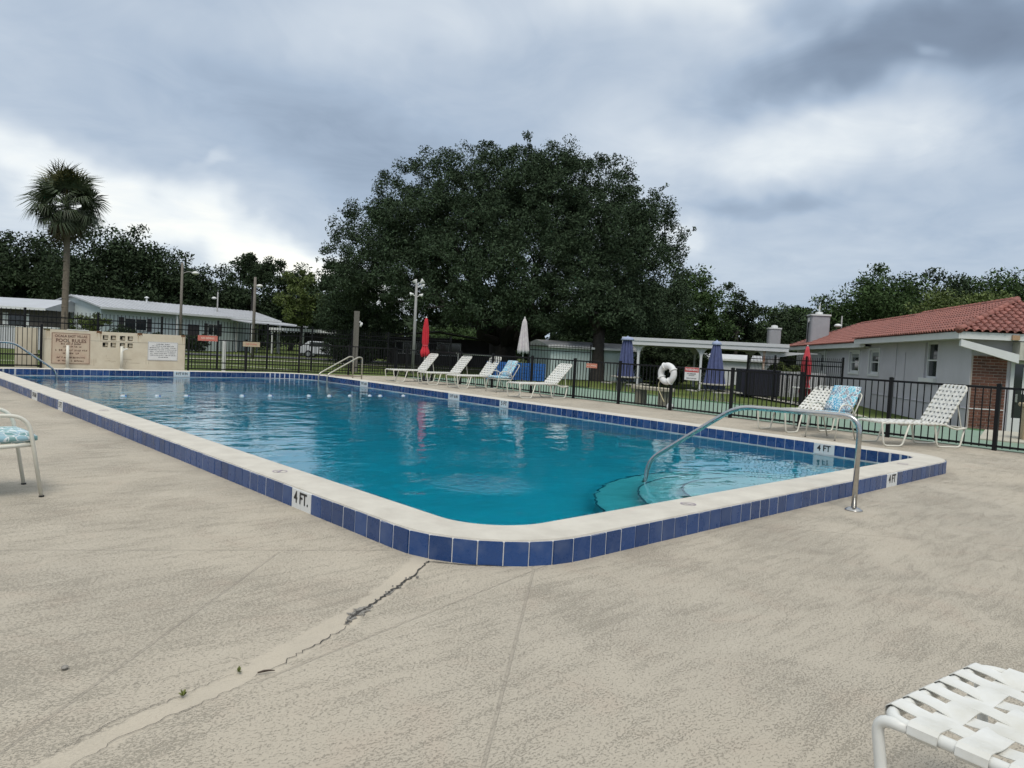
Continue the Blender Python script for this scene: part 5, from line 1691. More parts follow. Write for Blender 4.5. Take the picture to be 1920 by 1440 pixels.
h = thing('mobile_home', 'long pale white mobile home with low metal roof behind the lawn', 'house', (14.3, 66.3, -0.4), R(21))
HL, HD, HH = 14.5, 7.0, 3.55
body = MB().box(0, HL, 0, HD, 0, HH)
body.prism([(0, HH), (HD, HH), (HD / 2, HH + 0.80)], 'x', 0, HL)
body.build('wall', SIDING, h)
for i in range(16): MB().box(-0.012, HL, -0.012, -0.001, i * 0.22, i * 0.22 + 0.012).build('siding_board', SIDING, h)
mb = MB()
mb.prism([(-0.55, HH - 0.14), (HD / 2, HH + 0.80), (HD + 0.5, HH - 0.14), (HD + 0.5, HH - 0.06), (HD / 2, HH + 0.90), (-0.55, HH - 0.06)], 'x', -0.45, 20.5)
rf = mb.build('roof', ROOFW, h)
for i in range(34): MB().add([], []) or None
for i in range(42):
    x = -0.4 + i * 0.5
    MB().prism([(-0.55, HH - 0.055), (HD / 2, HH + 0.905), (HD / 2, HH + 0.94), (-0.55, HH - 0.02)], 'x', x, x + 0.035).build('roof_seam', ROOFW, rf)
MB().box(-0.45, 20.5, -0.62, -0.56, HH - 0.24, HH - 0.05).build('gutter', FASC, h)
house_window(h, 2.2, 4.3, 1.7, 2.65, 0, True, FASC, 0.5)
house_window(h, 11.2, 12.4, 1.6, 2.6, 0, True, FASC, 0.4)
MB().box(8.8, 10.1, -0.06, -0.005, 0.2, 2.5).build('door', SHUT, h)
# recessed porch end and carport
MB().box(14.5, 20.0, 3.5, 3.7, 0, HH - 0.2).build('porch_wall', SIDING, h)
house_window(h, 16.2, 17.4, 1.5, 2.5, 3.5, True, FASC, 0.35)
for x in (7.2, 14.4, 17.2, 20.2): MB().box(x - 0.07, x + 0.07, -0.5, -0.36, 0, HH - 0.14).build('porch_post', FASC, h)
mb = MB(); mb.prism([(-3.4, HH - 0.62), (0.2, HH - 0.28), (0.2, HH - 0.20), (-3.4, HH - 0.52)], 'x', 13.5, 21.6); mb.build('carport_roof', ROOFW, h)
for x in (13.7, 17.5, 21.4): MB().box(x - 0.05, x + 0.05, -3.3, -3.2, 0, HH - 0.6).build('carport_post', FASC, h)
MB().tube([(6.6, 3.0, HH + 0.7), (6.6, 3.0, HH + 1.25)], 0.08, 8).build('roof_vent', FASC, h); MB().lathe([(0.2, 0), (0.2, 0.05), (0.03, 0.15)], 10, Matrix.Translation((6.6, 3.0, HH + 1.2))).build('vent_cap', FASC, h)

h1 = thing('brown_house', 'brown sided house with pale roof at the far left', 'house', (10.35, 67.2, -0.4), R(140))
MB().box(0, 12, -6, 0, 0, 3.0).build('wall', BROWNW, h1)
mb = MB(); mb.prism([(-6.6, 2.92), (0.7, 2.92), (0.7, 3.05), (-3, 3.9), (-6.6, 3.05)], 'x', -0.5, 12.5); mb.build('roof', ROOFW, h1)
MB().box(-0.5, 12.5, 0.701, 0.76, 2.88, 3.08).build('gutter', FASC, h1)
for (x0, x1) in ((1.6, 2.8), (6, 7.4)):
    w = MB().box(x0, x1, 0.004, 0.03, 1.45, 2.45).build('window', GLASS, h1)
    for s in ((x0 - 0.45, x0 - 0.04), (x1 + 0.04, x1 + 0.45)): MB().box(s[0], s[1], 0.004, 0.05, 1.35, 2.55).build('shutter', FASC, w)
lw = thing('garden_wall', 'low white garden wall in front of the brown house', 'wall', (8.9, 54.8, -0.4), R(137))
MB().box(0, 5.5, -0.1, 0.1, 0, 1.5).build('wall_body', mat('garden_wall_white', (0.55, 0.56, 0.58), 0.8, var=0.1), lw)
MB().box(-0.05, 5.55, -0.14, 0.14, 1.5, 1.58).build('coping', FASC, lw)

cp = thing('carport', 'white roofed open carport beyond the back fence', 'carport', (30.4, 68.8, -0.4), R(-66))
MB().box(0, 8.2, 0, 5, 2.50, 2.60).build('roof', ROOFW, cp)
mb = MB().box(-0.05, 8.25, -0.06, -0.001, 2.36, 2.66); mb.build('fascia', FASC, cp)
for i in range(20): MB().prism([(0.1 + i * 0.41, 2.36), (0.38 + i * 0.41, 2.36), (0.24 + i * 0.41, 2.22)], 'y', -0.05, -0.01).build('scallop', FASC, cp)
for x in (0.2, 4.1, 8.0): MB().box(x - 0.06, x + 0.06, 0.1, 0.22, 0, 2.5).build('post', FASC, cp)
MB().box(0, 8.2, 4.8, 5.0, 0, 2.5).build('back_wall', DARKW, cp)

dh = thing('dark_house', 'dark brown low house in the shade left of the oak trunk', 'house', (33.2, 51.2, -0.4), R(-38))
MB().box(0, 11.0, 0, 6, 0, 2.35).build('wall', DARKW, dh)
mb = MB(); mb.prism([(-0.9, 2.42), (-0.9, 2.32), (4.2, 2.86), (9.0, 2.30), (9.0, 2.40), (4.2, 2.98)], 'y', -0.9, 6.5); mb.build('roof', mat('grey_shingle_roof', (0.20, 0.20, 0.21), 0.7, var=0.3, vscale=2), dh)
MB().box(8.2, 12.0, -0.4, 6.2, 2.32, 2.42).build('side_roof', DARKW, dh)
for (x0, x1) in ((0.6, 1.9), (2.4, 3.4), (4.2, 6.2)): house_window(dh, x0, x1, 0.9, 1.9, 0, False)
MB().box(9.6, 10.2, -0.05, -0.004, 0.7, 1.5).build('meter_box', FASC, dh)

car = thing('parked_car', 'small white car parked under the far carport', 'car', (30.6, 57.6, -0.38), R(-45))
CARW = mat('white_car_paint', (0.62, 0.64, 0.66), 0.3, coat=0.5)
side = [(-2.1, 0.35), (2.1, 0.35), (2.15, 0.75), (1.95, 0.92), (1.1, 1.0), (0.55, 1.48), (-1.3, 1.5), (-1.95, 1.0), (-2.15, 0.9)]
place('body', bevel(MB().prism(side, 'y', -0.85, 0.85).mesh('body', CARW), 0.06, 2), car)
for sy in (-1, 1):
    MB().prism([(-1.2, 1.02), (0.85, 1.02), (0.48, 1.40), (-1.15, 1.42)], 'y', sy * 0.853, sy * 0.862).build('side_window', GLASS, car)
    for x in (-1.3, 1.3):
        w = MB().lathe([(0.33, -0.1), (0.33, 0.1)], 18, Matrix.Translation((x, sy * 0.78, 0.33)) @ Matrix.Rotation(PI / 2, 4, 'X')).build('wheel', BLACK, car)
        MB().lathe([(0.2, -0.11), (0.2, 0.11)], 14, Matrix.Translation((x, sy * 0.78, 0.33)) @ Matrix.Rotation(PI / 2, 4, 'X')).build('rim', STEEL, w)
    MB().box(2.08, 2.17, sy * 0.72 - 0.14, sy * 0.72 + 0.14, 0.68, 0.82).build('headlight', SIGNW, car)
MB().prism([(1.12, 1.03), (0.62, 1.45), (0.58, 1.45), (1.06, 1.03)], 'y', -0.7, 0.7).build('windscreen', GLASS, car)

# ------------------------------------------------------------------ poles and lamps
def street_lamp(label, loc, hgt, arm, rz, m=GREYPOLE, r=0.09):
    t = thing('street_lamp', label, 'street lamp', loc, rz)
    MB().tube([(0, 0, 0), (0, 0, hgt)], [r, r * 0.75], 8).build('pole', m, t, True)
    a = MB().tube(fillet([(0, 0, hgt - 0.75), (arm * 0.5, 0, hgt - 0.55), (arm, 0, hgt - 0.62)], 0.2, 4), 0.03, 6).build('arm', GREYPOLE, t)
    hd = MB().lathe([(0.05, 0.14), (0.18, 0.10), (0.26, 0.0), (0.2, -0.06), (0.05, -0.1)][::-1], 12, Matrix.Translation((arm + 0.15, 0, hgt - 0.66))).build('lamp_head', SIGNW, t, True)
    return t


def z0(x, y): return terr(x, y)


street_lamp('tall wooden pole lamp rising behind the mobile home porch', (14.97, 49.11, -0.4), 6.4, 0.75, R(-40), WOODPOST, 0.11)
street_lamp('small distant lamp above the mobile home roof', (26.48, 72.62, -0.4), 6.0, -0.5, R(-40), GREYPOLE, 0.09)
street_lamp('wooden pole lamp near the carport end of the mobile home', (20.73, 50.57, -0.4), 6.1, 0.2, R(-40), WOODPOST, 0.13)
street_lamp('white lamp rising behind the clubhouse roof', (45.9, 17.6, -0.4), 5.0, -0.35, R(-60), GREYPOLE, 0.06)
t = thing('wooden_post', 'short grey wooden post with a camera behind the ladder', 'post', (15.28, 26.87, -0.25))
MB().box(-0.09, 0.09, -0.09, 0.09, 0, 2.95).build('shaft', WOODPOST, t)
c = MB().box(0.09, 0.2, -0.05, 0.05, 2.42, 2.50).build('camera_arm', SIGNW, t)
MB().lathe([(0.05, -0.16), (0.06, 0.02), (0.02, 0.06)], 10, Matrix.Translation((0.24, -0.05, 2.38)) @ Matrix.Rotation(R(25), 4, 'Y')).build('camera_body', SIGNW, c, True)
t = thing('flood_light_pole', 'grey pole with a cluster of white flood lights and horns', 'light pole', (18.42, 26.67, -0.3), R(-43))
MB().tube([(0, 0, 0), (0, 0, 4.55)], [0.085, 0.06], 10).build('pole', GREYPOLE, t, True)
for (dx, dz, ang, s) in ((-0.05, 4.62, -30, 0.9), (0.24, 4.66, 50, 0.85), (0.30, 4.50, 100, 0.6), (-0.2, 4.05, -100, 0.7), (0.22, 4.02, 105, 0.7)):
    MB().tube([(0, 0, dz - 0.12), (dx, 0, dz)], 0.02, 6).build('bracket', SIGNW, t)
    MB().lathe([(0.03 * s, -0.12 * s), (0.06 * s, -0.04 * s), (0.15 * s, 0.12 * s), (0.145 * s, 0.14 * s)], 12, Matrix.Translation((dx, 0, dz)) @ Matrix.Rotation(R(ang), 4, 'Y')).build('lamp_head', SIGNW, t, True)

# ------------------------------------------------------------------ trees
def leaf_cloud(rng, centers, radii, n_per, size, flat=0.75):
    """leaf blades scattered in clumps: returns verts (4 per leaf)"""
    k = len(centers)
    C_ = np.repeat(np.asarray(centers), n_per, axis=0); Rr_ = np.repeat(np.asarray(radii), n_per)
    N_ = len(C_)
    d = rng.normal(size=(N_, 3)); d /= np.linalg.norm(d, axis=1)[:, None]
    rad = Rr_ * rng.random(N_) ** 0.45
    P = C_ + d * rad[:, None] * np.array([1, 1, flat])
    a = rng.normal(size=(N_, 3)) + d * 0.6; a /= np.linalg.norm(a, axis=1)[:, None]
    b = np.cross(a, rng.normal(size=(N_, 3))); b /= np.linalg.norm(b, axis=1)[:, None]
    s = size * (0.6 + 0.8 * rng.random(N_))[:, None]
    v = np.stack([P - a * s, P - b * s * 0.42, P + a * s, P + b * s * 0.42], 1).reshape(-1, 3)
    return v


def quads_mesh(name, v, m):
    n = len(v) // 4
    me = bpy.data.meshes.new(name)
    me.vertices.add(len(v)); me.vertices.foreach_set('co', np.ascontiguousarray(v, dtype=np.float32).ravel())
    me.loops.add(n * 4); me.loops.foreach_set('vertex_index', np.arange(n * 4, dtype=np.int32))
    me.polygons.add(n); me.polygons.foreach_set('loop_start', np.arange(0, n * 4, 4, dtype=np.int32))
    try: me.polygons.foreach_set('loop_total', np.full(n, 4, dtype=np.int32))
    except Exception: pass
    me.update(calc_edges=True); me.validate()
    me.materials.append(m)
    return me


def branch_tree(rng, base_r, trunk_h, tips, lean=(0, 0)):
    """trunk and limbs reaching towards the given clump centres"""
    mb = MB()
    top = Vector((lean[0], lean[1], trunk_h))
    mb.tube([(0, 0, -0.3), (0, 0, 0.15), (lean[0] * 0.4, lean[1] * 0.4, trunk_h * 0.5), top], [base_r * 1.5, base_r * 1.12, base_r * 0.92, base_r * 0.85], 10)
    for tp in tips:
        tp = Vector(tp)
        mid = top.lerp(tp, 0.45) + Vector((rng.normal() * 0.06, rng.normal() * 0.06, 0.10 + rng.random() * 0.1)) * (tp - top).length
        m2 = top.lerp(tp, 0.75) + Vector((rng.normal() * 0.05, rng.normal() * 0.05, 0.06)) * (tp - top).length
        start = Vector((lean[0] * 0.8, lean[1] * 0.8, trunk_h * (0.75 + 0.25 * rng.random())))
        mb.tube([start, start.lerp(mid, 0.5), mid, m2, tp], [base_r * 0.5, base_r * 0.40, base_r * 0.27, base_r * 0.16, base_r * 0.06], 6)
    return mb


def dome_clumps(rng, n, rx, rz_top, z0, bottom, noise=0.18, shell=0.55):
    """clump centres filling an uneven dome of radius rx from height z0-bottom to z0+rz_top"""
    out = []; ph = rng.random(6) * 6.28
    while len(out) < n:
        d = rng.normal(size=3); d /= np.linalg.norm(d)
        r = (shell + (1 - shell) * rng.random()) if rng.random() < 0.8 else rng.random()
        az = math.atan2(d[1], d[0]); el = math.asin(d[2])
        lump = 1 + noise * (math.sin(3 * az + ph[0]) * 0.4 + math.sin(5 * az + 4 * el + ph[1]) * 0.35 + math.sin(8 * az - 6 * el + ph[2]) * 0.25 + math.sin(7 * el + ph[3]) * 0.3)
        p = d * r * lump
        z = z0 + p[2] * (rz_top if p[2] > 0 else bottom)
        out.append((p[0] * rx, p[1] * rx, z))
    return np.array(out)


def tree(name, label, loc, hgt, rx, m, seed, n_clump=70, n_per=90, leaf=0.38, trunk_frac=0.25, clump_r=None, cat='tree', group=None, trunk_r=None, noise=0.2, shell=0.5, ry=None, low=None):
    rng = np.random.default_rng(seed)
    gz = terr(loc[0], loc[1])
    t = thing(name, label, cat, (loc[0], loc[1], gz), rng.random() * 6.28, group)
    zc = hgt * (trunk_frac + (1 - trunk_frac) * 0.42)
    n_clump = int(n_clump * 1.9); n_per = int(n_per * 1.5); leaf *= 0.52
    cr = (clump_r or rx * 0.24) * 0.78
    cl = dome_clumps(rng, n_clump, rx * 0.84, (hgt - zc) - cr * 0.5, zc, (zc - hgt * trunk_frac) * (low or 1.0), noise, shell)
    v = leaf_cloud(rng, cl, cr * (0.65 + 0.7 * rng.random(len(cl))), n_per, leaf)
    place('crown', quads_mesh('crown', v, m), t)
    tips = cl[rng.permutation(len(cl))[:9]]
    branch_tree(rng, trunk_r or hgt * 0.022 + 0.05, hgt * trunk_frac * 1.15, tips).build('trunk', TRUNK, t, True)
    return t


# the big live oak: broad dome reaching nearly to the ground, limbs showing in the gaps
def oak():
    rng = np.random.default_rng(21)
    loc = (35.8, 39.2)
    t = thing('live_oak', 'huge dark live oak with broad dome crown behind the pool', 'tree', (loc[0], loc[1], -0.4), 0)
    # crown axes: local x across the view (camera right), y away
    rx, ry = 13.3, 12.0
    cx_ = Vector((0.7305, -0.681)); cy_ = Vector((0.683, 0.729))
    # billowing sub-crowns carried on the limbs: (across, away, height, radius across, radius up)
    sub = [(-0.5, 0, 12.3, 6.0, 4.8), (4.8, -1.5, 12.3, 5.2, 4.4), (-5.4, -1, 11.6, 5.2, 4.3), (9.0, 0, 10.2, 4.6, 4.0), (-9.4, 0, 9.0, 4.5, 3.8),
           (10.4, -1, 6.4, 4.0, 3.3), (-10.6, -1, 5.2, 3.9, 3.2), (1.6, -6.5, 10.0, 5.0, 4.2), (-4.2, -7.0, 8.6, 4.8, 4.0), (6.6, -6.5, 8.2, 4.6, 3.8),
           (-8.4, -5.5, 6.0, 4.2, 3.4), (9.6, -5.0, 5.0, 4.0, 3.0), (2.6, -9.0, 6.2, 4.6, 3.2), (-2.6, -9.5, 5.6, 4.4, 3.0), (6.4, -8.0, 4.6, 3.8, 2.6), (-10.9, 1, 3.6, 3.2, 2.2), (11.0, 2, 4.2, 3.4, 2.8),
           (0, 7, 10.5, 6.0, 4.6), (-7, 7, 7.5, 5.0, 4.0), (7, 7, 8.0, 5.0, 4.0), (0.5, -8.5, 4.0, 4.6, 2.0), (5.0, -3.0, 4.4, 4.2, 2.4), (-2.5, 2.0, 4.4, 5.0, 2.4), (2.0, -2.5, 13.4, 4.2, 3.8), (-3.2, -3.5, 12.4, 4.0, 3.6), (7.0, -3.0, 10.6, 3.8, 3.2), (-7.6, -3.2, 9.0, 3.6, 3.0)]
    cl = []; rad = []
    area = np.array([q[3] * q[4] for q in sub]); area = area / area.sum()
    while len(cl) < 3200:
        q = sub[rng.choice(len(sub), p=area)]
        d = rng.normal(size=3); d /= np.linalg.norm(d)
        if d[2] < -0.55: continue
        r = 1 - 0.28 * rng.random() ** 1.6 if rng.random() < 0.8 else rng.random() * 0.8
        r *= 1 + 0.10 * math.sin(5 * math.atan2(d[1], d[0]) + 4 * d[2] + q[0])
        x = q[0] + d[0] * q[3] * r; y = q[1] + d[1] * q[3] * r; z = q[2] + d[2] * q[4] * r
        if z < 3.5 and (-8.6 < x < -5.0) and y < 5 and rng.random() < 0.9: continue
        if z < 2.0 + 0.5 * math.sin(x * 1.3) and rng.random() < 0.75: continue
        if z < 0.9: continue
        p = cx_ * x + cy_ * y
        cl.append((p.x, p.y, z)); rad.append(rng.uniform(0.40, 0.85))
    v = leaf_cloud(rng, cl, rad, 150, 0.090, 0.85)
    place('crown', quads_mesh('crown', v, OAKLEAF), t)
    # twigs standing out of the outline
    tw_ = []
    for i in rng.permutation(len(cl))[:300]:
        c = np.array(cl[i]); o = np.array([0, 0, 5.5]); dd = (c - o) / np.linalg.norm(c - o)
        for s in range(3): tw_.append(c + dd * (rad[i] * 0.75 + s * 0.24) + rng.normal(size=3) * 0.08)
    v = leaf_cloud(rng, np.array(tw_), np.full(len(tw_), 0.20), 16, 0.10, 1.0)
    place('twigs', quads_mesh('twigs', v, OAKLEAF), t)
    mb = MB()
    mb.tube([(0, 0, -0.4), (0, 0, 0.3), (0, 0.1, 1.4), (0, 0.1, 2.6)], [1.75, 1.25, 1.05, 1.1], 14)
    for k in range(22):
        a = k / 22 * 2 * PI + rng.normal() * 0.12
        el = rng.uniform(0.12, 1.25); L_ = 12.0 * (0.75 + 0.25 * math.cos(el)) * rng.uniform(0.75, 0.98)
        d = Vector((math.cos(a) * math.cos(el), math.sin(a) * math.cos(el), math.sin(el) * 1.05))
        p0 = Vector((math.cos(a) * 0.4, math.sin(a) * 0.4, rng.uniform(1.6, 2.6)))
        pts = [p0]
        for s in range(1, 7):
            pts.append(p0 + d * (L_ * s / 6) + Vector((rng.normal(), rng.normal(), rng.normal() * 0.6)) * 0.35 + Vector((0, 0, 1.2 * math.sin(s / 6 * PI) * (1 - math.sin(el)))))
        r0 = rng.uniform(0.32, 0.55)
        mb.tube(pts, [r0 * (1 - s / 6.6) for s in range(7)], 7)
        for s in (3, 4, 5):
            e = pts[s] + Vector((rng.normal(), rng.normal(), abs(rng.normal()) + 0.3)) * 1.4
            mb.tube([pts[s], pts[s].lerp(e, 0.5) + Vector((0, 0, 0.2)), e], [r0 * 0.3, r0 * 0.18, r0 * 0.05], 5)
    mb.build('trunk', TRUNK, t, True)


oak()

G = 'trees beyond the lawn'
tree('broadleaf_tree', 'dark tree at the far left edge behind the palm', (14.2, 111.5), 14.6, 8.5, LEAFDARK, 1, 80, 100, 0.45, 0.12, group=G, low=1.0)
tree('broadleaf_tree', 'dark tree between the left edge tree and the tallest left tree', (20.5, 113.3), 13.6, 9.0, LEAFDARK, 2, 80, 100, 0.45, 0.1, group=G)
tree('broadleaf_tree', 'tallest dark tree right above the mobile home', (23.7, 98.5), 14.8, 9.5, LEAFDARK, 3, 110, 110, 0.42, 0.06, group=G)
tree('broadleaf_tree', 'rounded dark tree over the middle of the mobile home', (30.6, 99.4), 12.2, 8.0, LEAFDARK, 4, 80, 100, 0.42, 0.06, group=G)
tree('broadleaf_tree', 'dark tree at the right end of the left tree line', (36.6, 103.5), 11.6, 7.5, LEAFDARK, 5, 80, 100, 0.42, 0.06, group=G)
tree('pine_tree', 'tall pine with flat open crown left of the oak', (32.9, 78.9), 11.3, 3.4, LEAFDARK, 6, 34, 90, 0.30, 0.62, clump_r=0.85, group=G, trunk_r=0.22, noise=0.3)
tree('broadleaf_tree', 'dark rounded tree between the pine and the oak', (43.6, 90.9), 12.6, 6.0, LEAFDARK, 7, 70, 100, 0.40, 0.08, group=G)
tree('broadleaf_tree', 'low dark tree behind the pine trunk', (37.5, 92.0), 9.0, 5.5, LEAFDARK, 17, 80, 100, 0.40, 0.04, group=G)
tree('broadleaf_tree', 'slim yellow green tree at the left foot of the oak', (31.4, 63.9), 8.9, 3.0, LEAFYEL, 8, 42, 90, 0.28, 0.30, group=G, trunk_r=0.14)
tree('broadleaf_tree', 'small dark tree touching the left side of the oak', (28.6, 51.0), 9.2, 2.8, OAKLEAF, 9, 55, 110, 0.22, 0.18, group=G)
tree('broadleaf_tree', 'mid green tree against the right side of the oak', (60.7, 40.5), 11.4, 6.2, LEAFMID, 10, 90, 110, 0.33, 0.08, group=G)
tree('open_tree', 'thin airy tree with sky showing through right of the oak', (69.7, 38.9), 10.4, 3.8, LEAFDARK, 11, 34, 60, 0.28, 0.42, clump_r=0.9, group=G, trunk_r=0.2, noise=0.35, shell=0.3)
tree('broadleaf_tree', 'low dark tree under the thin airy tree', (74, 40.5), 6.9, 5.6, LEAFDARK, 12, 80, 100, 0.36, 0.03, group=G)
tree('broadleaf_tree', 'rounded tree behind the smaller chimney', (88.5, 42.0), 9.8, 7.5, LEAFMID, 13, 80, 100, 0.40, 0.05, group=G)
tree('broadleaf_tree', 'distant tree in the dip between chimney and clubhouse trees', (101.7, 43.3), 9.6, 8.0, LEAFMID, 14, 70, 90, 0.45, 0.04, group=G)
tree('broadleaf_tree', 'dark tree rising behind the left clubhouse roof', (80.5, 28.9), 12.8, 8.0, LEAFMID, 15, 130, 110, 0.36, 0.06, group=G)
tree('broadleaf_tree', 'dark tree behind the middle of the clubhouse roof', (90.6, 26.2), 13.6, 9.0, LEAFDARK, 16, 130, 110, 0.40, 0.08, group=G)
tree('broadleaf_tree', 'dark tree behind the right end of the clubhouse roof', (101.9, 22.6), 14.4, 9.5, LEAFMID, 18, 130, 110, 0.42, 0.08, group=G)
tree('broadleaf_tree', 'yellow green tree just over the clubhouse ridge', (65.1, 15.9), 9.4, 6.0, LEAFYEL, 19, 100, 110, 0.26, 0.15, group=G)
tree('broadleaf_tree', 'dark tree filling the gap left of the clubhouse trees', (72, 33), 8.0, 6.0, LEAFDARK, 20, 70, 100, 0.34, 0.04, group=G)
tree('broadleaf_tree', 'wide dark tree far behind the oak on the right', (79.6, 64.0), 11.0, 9.0, LEAFDARK, 22, 110, 100, 0.42, 0.04, group=G)
tree('broadleaf_tree', 'wide dark tree far behind the oak on the left', (53.7, 95.1), 9.6, 9.0, LEAFDARK, 23, 110, 100, 0.45, 0.04, group=G)
tree('broadleaf_tree', 'dark tree far behind the oak trunk', (68, 80), 9.0, 10.0, LEAFDARK, 24, 110, 100, 0.45, 0.03, group=G)
tree('small_oak', 'small leaning oak with low limbs beside the pale green shed', (33.4, 27.6), 5.6, 3.2, OAKLEAF, 25, 40, 80, 0.2, 0.55, group=G, trunk_r=0.42)
GB = 'shrubs round the houses'
tree('shrub', 'bright green rounded bush in front of the mobile home', (12.6, 62.4), 3.3, 1.9, LEAFYEL, 31, 30, 110, 0.16, 0.02, cat='shrub', group=GB)
tree('shrub', 'dark bush right of the bright bush at the mobile home', (14.8, 61.4), 2.2, 1.8, LEAFDARK, 32, 26, 90, 0.16, 0.02, cat='shrub', group=GB)
tree('shrub', 'low dark bush below the mobile home window', (19.5, 66.4), 1.7, 1.7, LEAFDARK, 33, 26, 90, 0.16, 0.02, cat='shrub', group=GB)
tree('shrub', 'low dark bush near the mobile home door', (22.6, 67.4), 1.9, 1.5, LEAFDARK, 34, 26, 90, 0.16, 0.02, cat='shrub', group=GB)
tree('shrub', 'yellow green bush by the flood light pole', (41.8, 65.2), 3.0, 3.4, LEAFYEL, 35, 40, 90, 0.22, 0.02, cat='shrub', group=GB)
tree('shrub', 'broad olive bush behind the dark house', (50.4, 63.9), 4.4, 4.6, LEAFMID, 36, 60, 90, 0.26, 0.02, cat='shrub', group=GB)
tree('shrub', 'green bush right of the oak trunk', (44.0, 42.5), 3.3, 3.0, LEAFMID, 37, 40, 90, 0.22, 0.02, cat='shrub', group=GB)
tree('shrub', 'tall dark hedge bush seen under the pavilion', (37.5, 25.3), 2.9, 3.0, LEAFDARK, 38, 60, 100, 0.2, 0.02, cat='shrub', group=GB)
tree('shrub', 'second dark hedge bush seen under the pavilion centre', (42.5, 30), 3.0, 3.2, LEAFDARK, 40, 60, 100, 0.22, 0.02, cat='shrub', group=GB)
tree('shrub', 'light green bush beside the plank screen', (36.2, 16.6), 2.0, 1.5, LEAFYEL, 39, 26, 90, 0.14, 0.02, cat='shrub', group=GB)
tree('shrub', 'dark bush at the left foot of the oak crown', (27.5, 47.0), 3.2, 3.0, LEAFDARK, 41, 50, 100, 0.2, 0.02, cat='shrub', group=GB)

# sabal palm
def palm():
    rng = np.random.default_rng(5); rn = random.Random(5)
    t = thing('sabal_palm', 'tall cabbage palm with round shaggy head at the left', 'palm tree', (8.0, 48.8, -0.4))
    PT = mat('palm_trunk', (0.20, 0.165, 0.13), 0.9, var=0.35, vscale=9, bump=0.6, bscale=14)
    Hh = 8.95
    pts = [(0.010 * z * math.sin(z * 0.3), 0, z) for z in [i * 0.55 for i in range(17)]]
    MB().tube(pts, [0.205 - 0.003 * i + (0.08 if i == 0 else 0) for i in range(17)], 12).build('trunk', PT, t, True)
    for k in range(14): MB().lathe([(0.198 - k * 0.003, 0.6 + k * 0.56), (0.208 - k * 0.003, 0.62 + k * 0.56), (0.198 - k * 0.003, 0.65 + k * 0.56)], 12).build('leaf_scar', PT, t, True)
    PG = mat('palm_green', (0.052, 0.070, 0.036), 0.5, spec=0.3, island=0.4); PY = mat('palm_olive', (0.10, 0.10, 0.035), 0.55, spec=0.3, island=0.35); PB = mat('palm_brown', (0.085, 0.060, 0.038), 0.8, island=0.4)

    def fan(m, seed, droop):
        r2 = random.Random(seed); mb = MB()
        mb.tube([(0, 0, 0), (0.6, 0, 0.03), (1.15, 0, -0.02)], [0.022, 0.015, 0.010], 4)
        n = 30
        for i in range(n):
            a = R(-125 + 250 * i / (n - 1)) + r2.gauss(0, 0.03)
            L_ = 1.05 * (0.75 + 0.25 * math.cos(a)) * r2.uniform(0.85, 1.1)
            d = Vector((math.cos(a), math.sin(a), 0)); s = Vector((-math.sin(a), math.cos(a), 0))
            b0 = Vector((1.12, 0, -0.02)); m1 = b0 + d * L_ * 0.55 + Vector((0, 0, 0.10 * math.cos(a) - 0.05 * droop)); e = b0 + d * L_ + Vector((0, 0, -0.30 * droop - r2.uniform(0, 0.2)))
            w = 0.030
            mb.add([b0 - s * 0.008, b0 + s * 0.008, m1 + s * w, m1 - s * w, e], [(0, 1, 2, 3), (3, 2, 4)])
        return mb.mesh('frond', m)
    fg = [fan(PG, k, 1.3) for k in range(4)]; fy = [fan(PY, 10 + k, 0.6) for k in range(2)]; fb = [fan(PB, 20 + k, 2.2) for k in range(2)]
    nF = 112
    for i in range(nF):
        u = (i + 0.5) / nF
        el = R(88 - 148 * u ** 0.95); az = i * 2.39996 + rn.gauss(0, 0.15)
        me = rn.choice(fy) if el > R(62) and rn.random() < 0.6 else (rn.choice(fb) if el < R(-46) else rn.choice(fg))
        sc = rn.uniform(0.82, 1.22) * (0.92 if el < R(-40) else 1.0)
        M = Matrix.Translation((0, 0, Hh + 0.35 - 0.55 * u)) @ Matrix.Rotation(az, 4, 'Z') @ Matrix.Rotation(-el, 4, 'Y') @ Matrix.Rotation(rn.gauss(0, 0.6), 4, 'X') @ Matrix.Rotation(rn.gauss(0, 0.14), 4, 'Y') @ Matrix.Diagonal((sc, sc, sc, 1))
        place('frond', me, t, M=M)


palm()
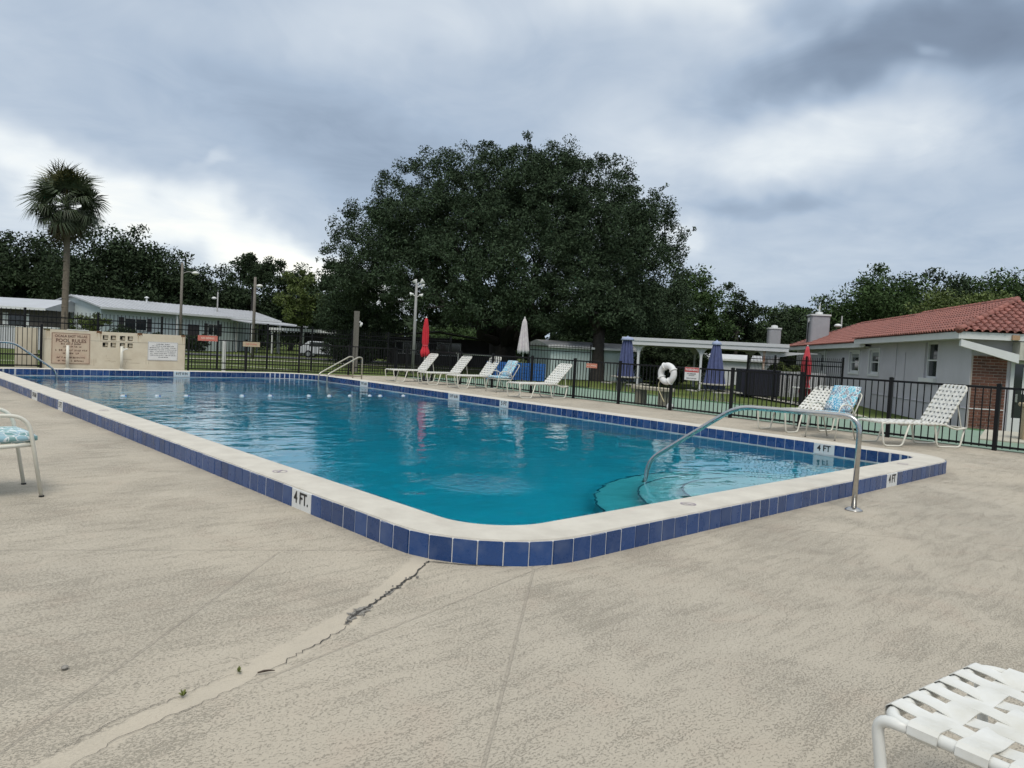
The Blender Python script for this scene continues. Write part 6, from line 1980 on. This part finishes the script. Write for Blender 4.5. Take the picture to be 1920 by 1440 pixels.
# far wood closing the horizon
rng = np.random.default_rng(77)
cl = []
for i in range(900):
    a = R(rng.uniform(-40, 150)); d = rng.uniform(135, 165)
    cl.append((-2.6 + d * math.cos(a), -3 + d * math.sin(a), rng.uniform(0, 1) ** 1.3 * 7.5))
v = leaf_cloud(rng, np.array(cl), np.full(len(cl), 3.2), 40, 0.9, 0.8)
o = place('far_wood', quads_mesh('far_wood', v, LEAFDARK)); o['kind'] = 'stuff'; o['label'] = 'far dark wood closing the horizon behind everything'; o['category'] = 'wood'

# small litter on the deck
WEED = mat('weed_green', (0.12, 0.14, 0.03), 0.8, island=0.3)
def weed(label, x, y, s, seed):
    r2 = random.Random(seed); mb = MB()
    for k in range(16):
        a = r2.uniform(0, 6.28); e = r2.uniform(0.3, 1.2); L_ = s * r2.uniform(0.6, 1.2)
        d = Vector((math.cos(a) * math.cos(e), math.sin(a) * math.cos(e), math.sin(e))) * L_; sd_ = Vector((-math.sin(a), math.cos(a), 0)) * s * 0.18
        mb.add([Vector((0, 0, 0)), d * 0.5 + sd_, d, d * 0.5 - sd_], [(0, 1, 2, 3)])
    o = mb.build('weed', WEED, loc=(x, y, 0.006)); tag(o, label, 'weed', 'weeds in the deck crack')


weed('tiny green weed beside the dark twig in the crack', -1.47, -0.29, 0.022, 1)
weed('tiny yellowish weed lower left along the deck crack', -1.70, -0.36, 0.024, 2)
tw2 = MB().tube([(0, 0, 0.006), (0.022, 0.005, 0.010), (0.04, 0.013, 0.009), (0.062, 0.015, 0.008)], [0.003, 0.005, 0.004, 0.0015], 6).build('dry_leaf', mat('dry_leaf', (0.05, 0.035, 0.025), 0.8), loc=(-1.42, -0.345, 0.004), rotz=R(-35))
tag(tw2, 'dark curled dry leaf lying in the deck crack', 'leaf')
peb = MB().lathe([(0.004, 0.0), (0.012, 0.003), (0.014, 0.008), (0.009, 0.013), (0.002, 0.015)], 9).build('pebble', GRAVEL, loc=(-1.97, 0.12, 0.002)); tag(peb, 'small grey pebble on the deck left of the crack', 'pebble')
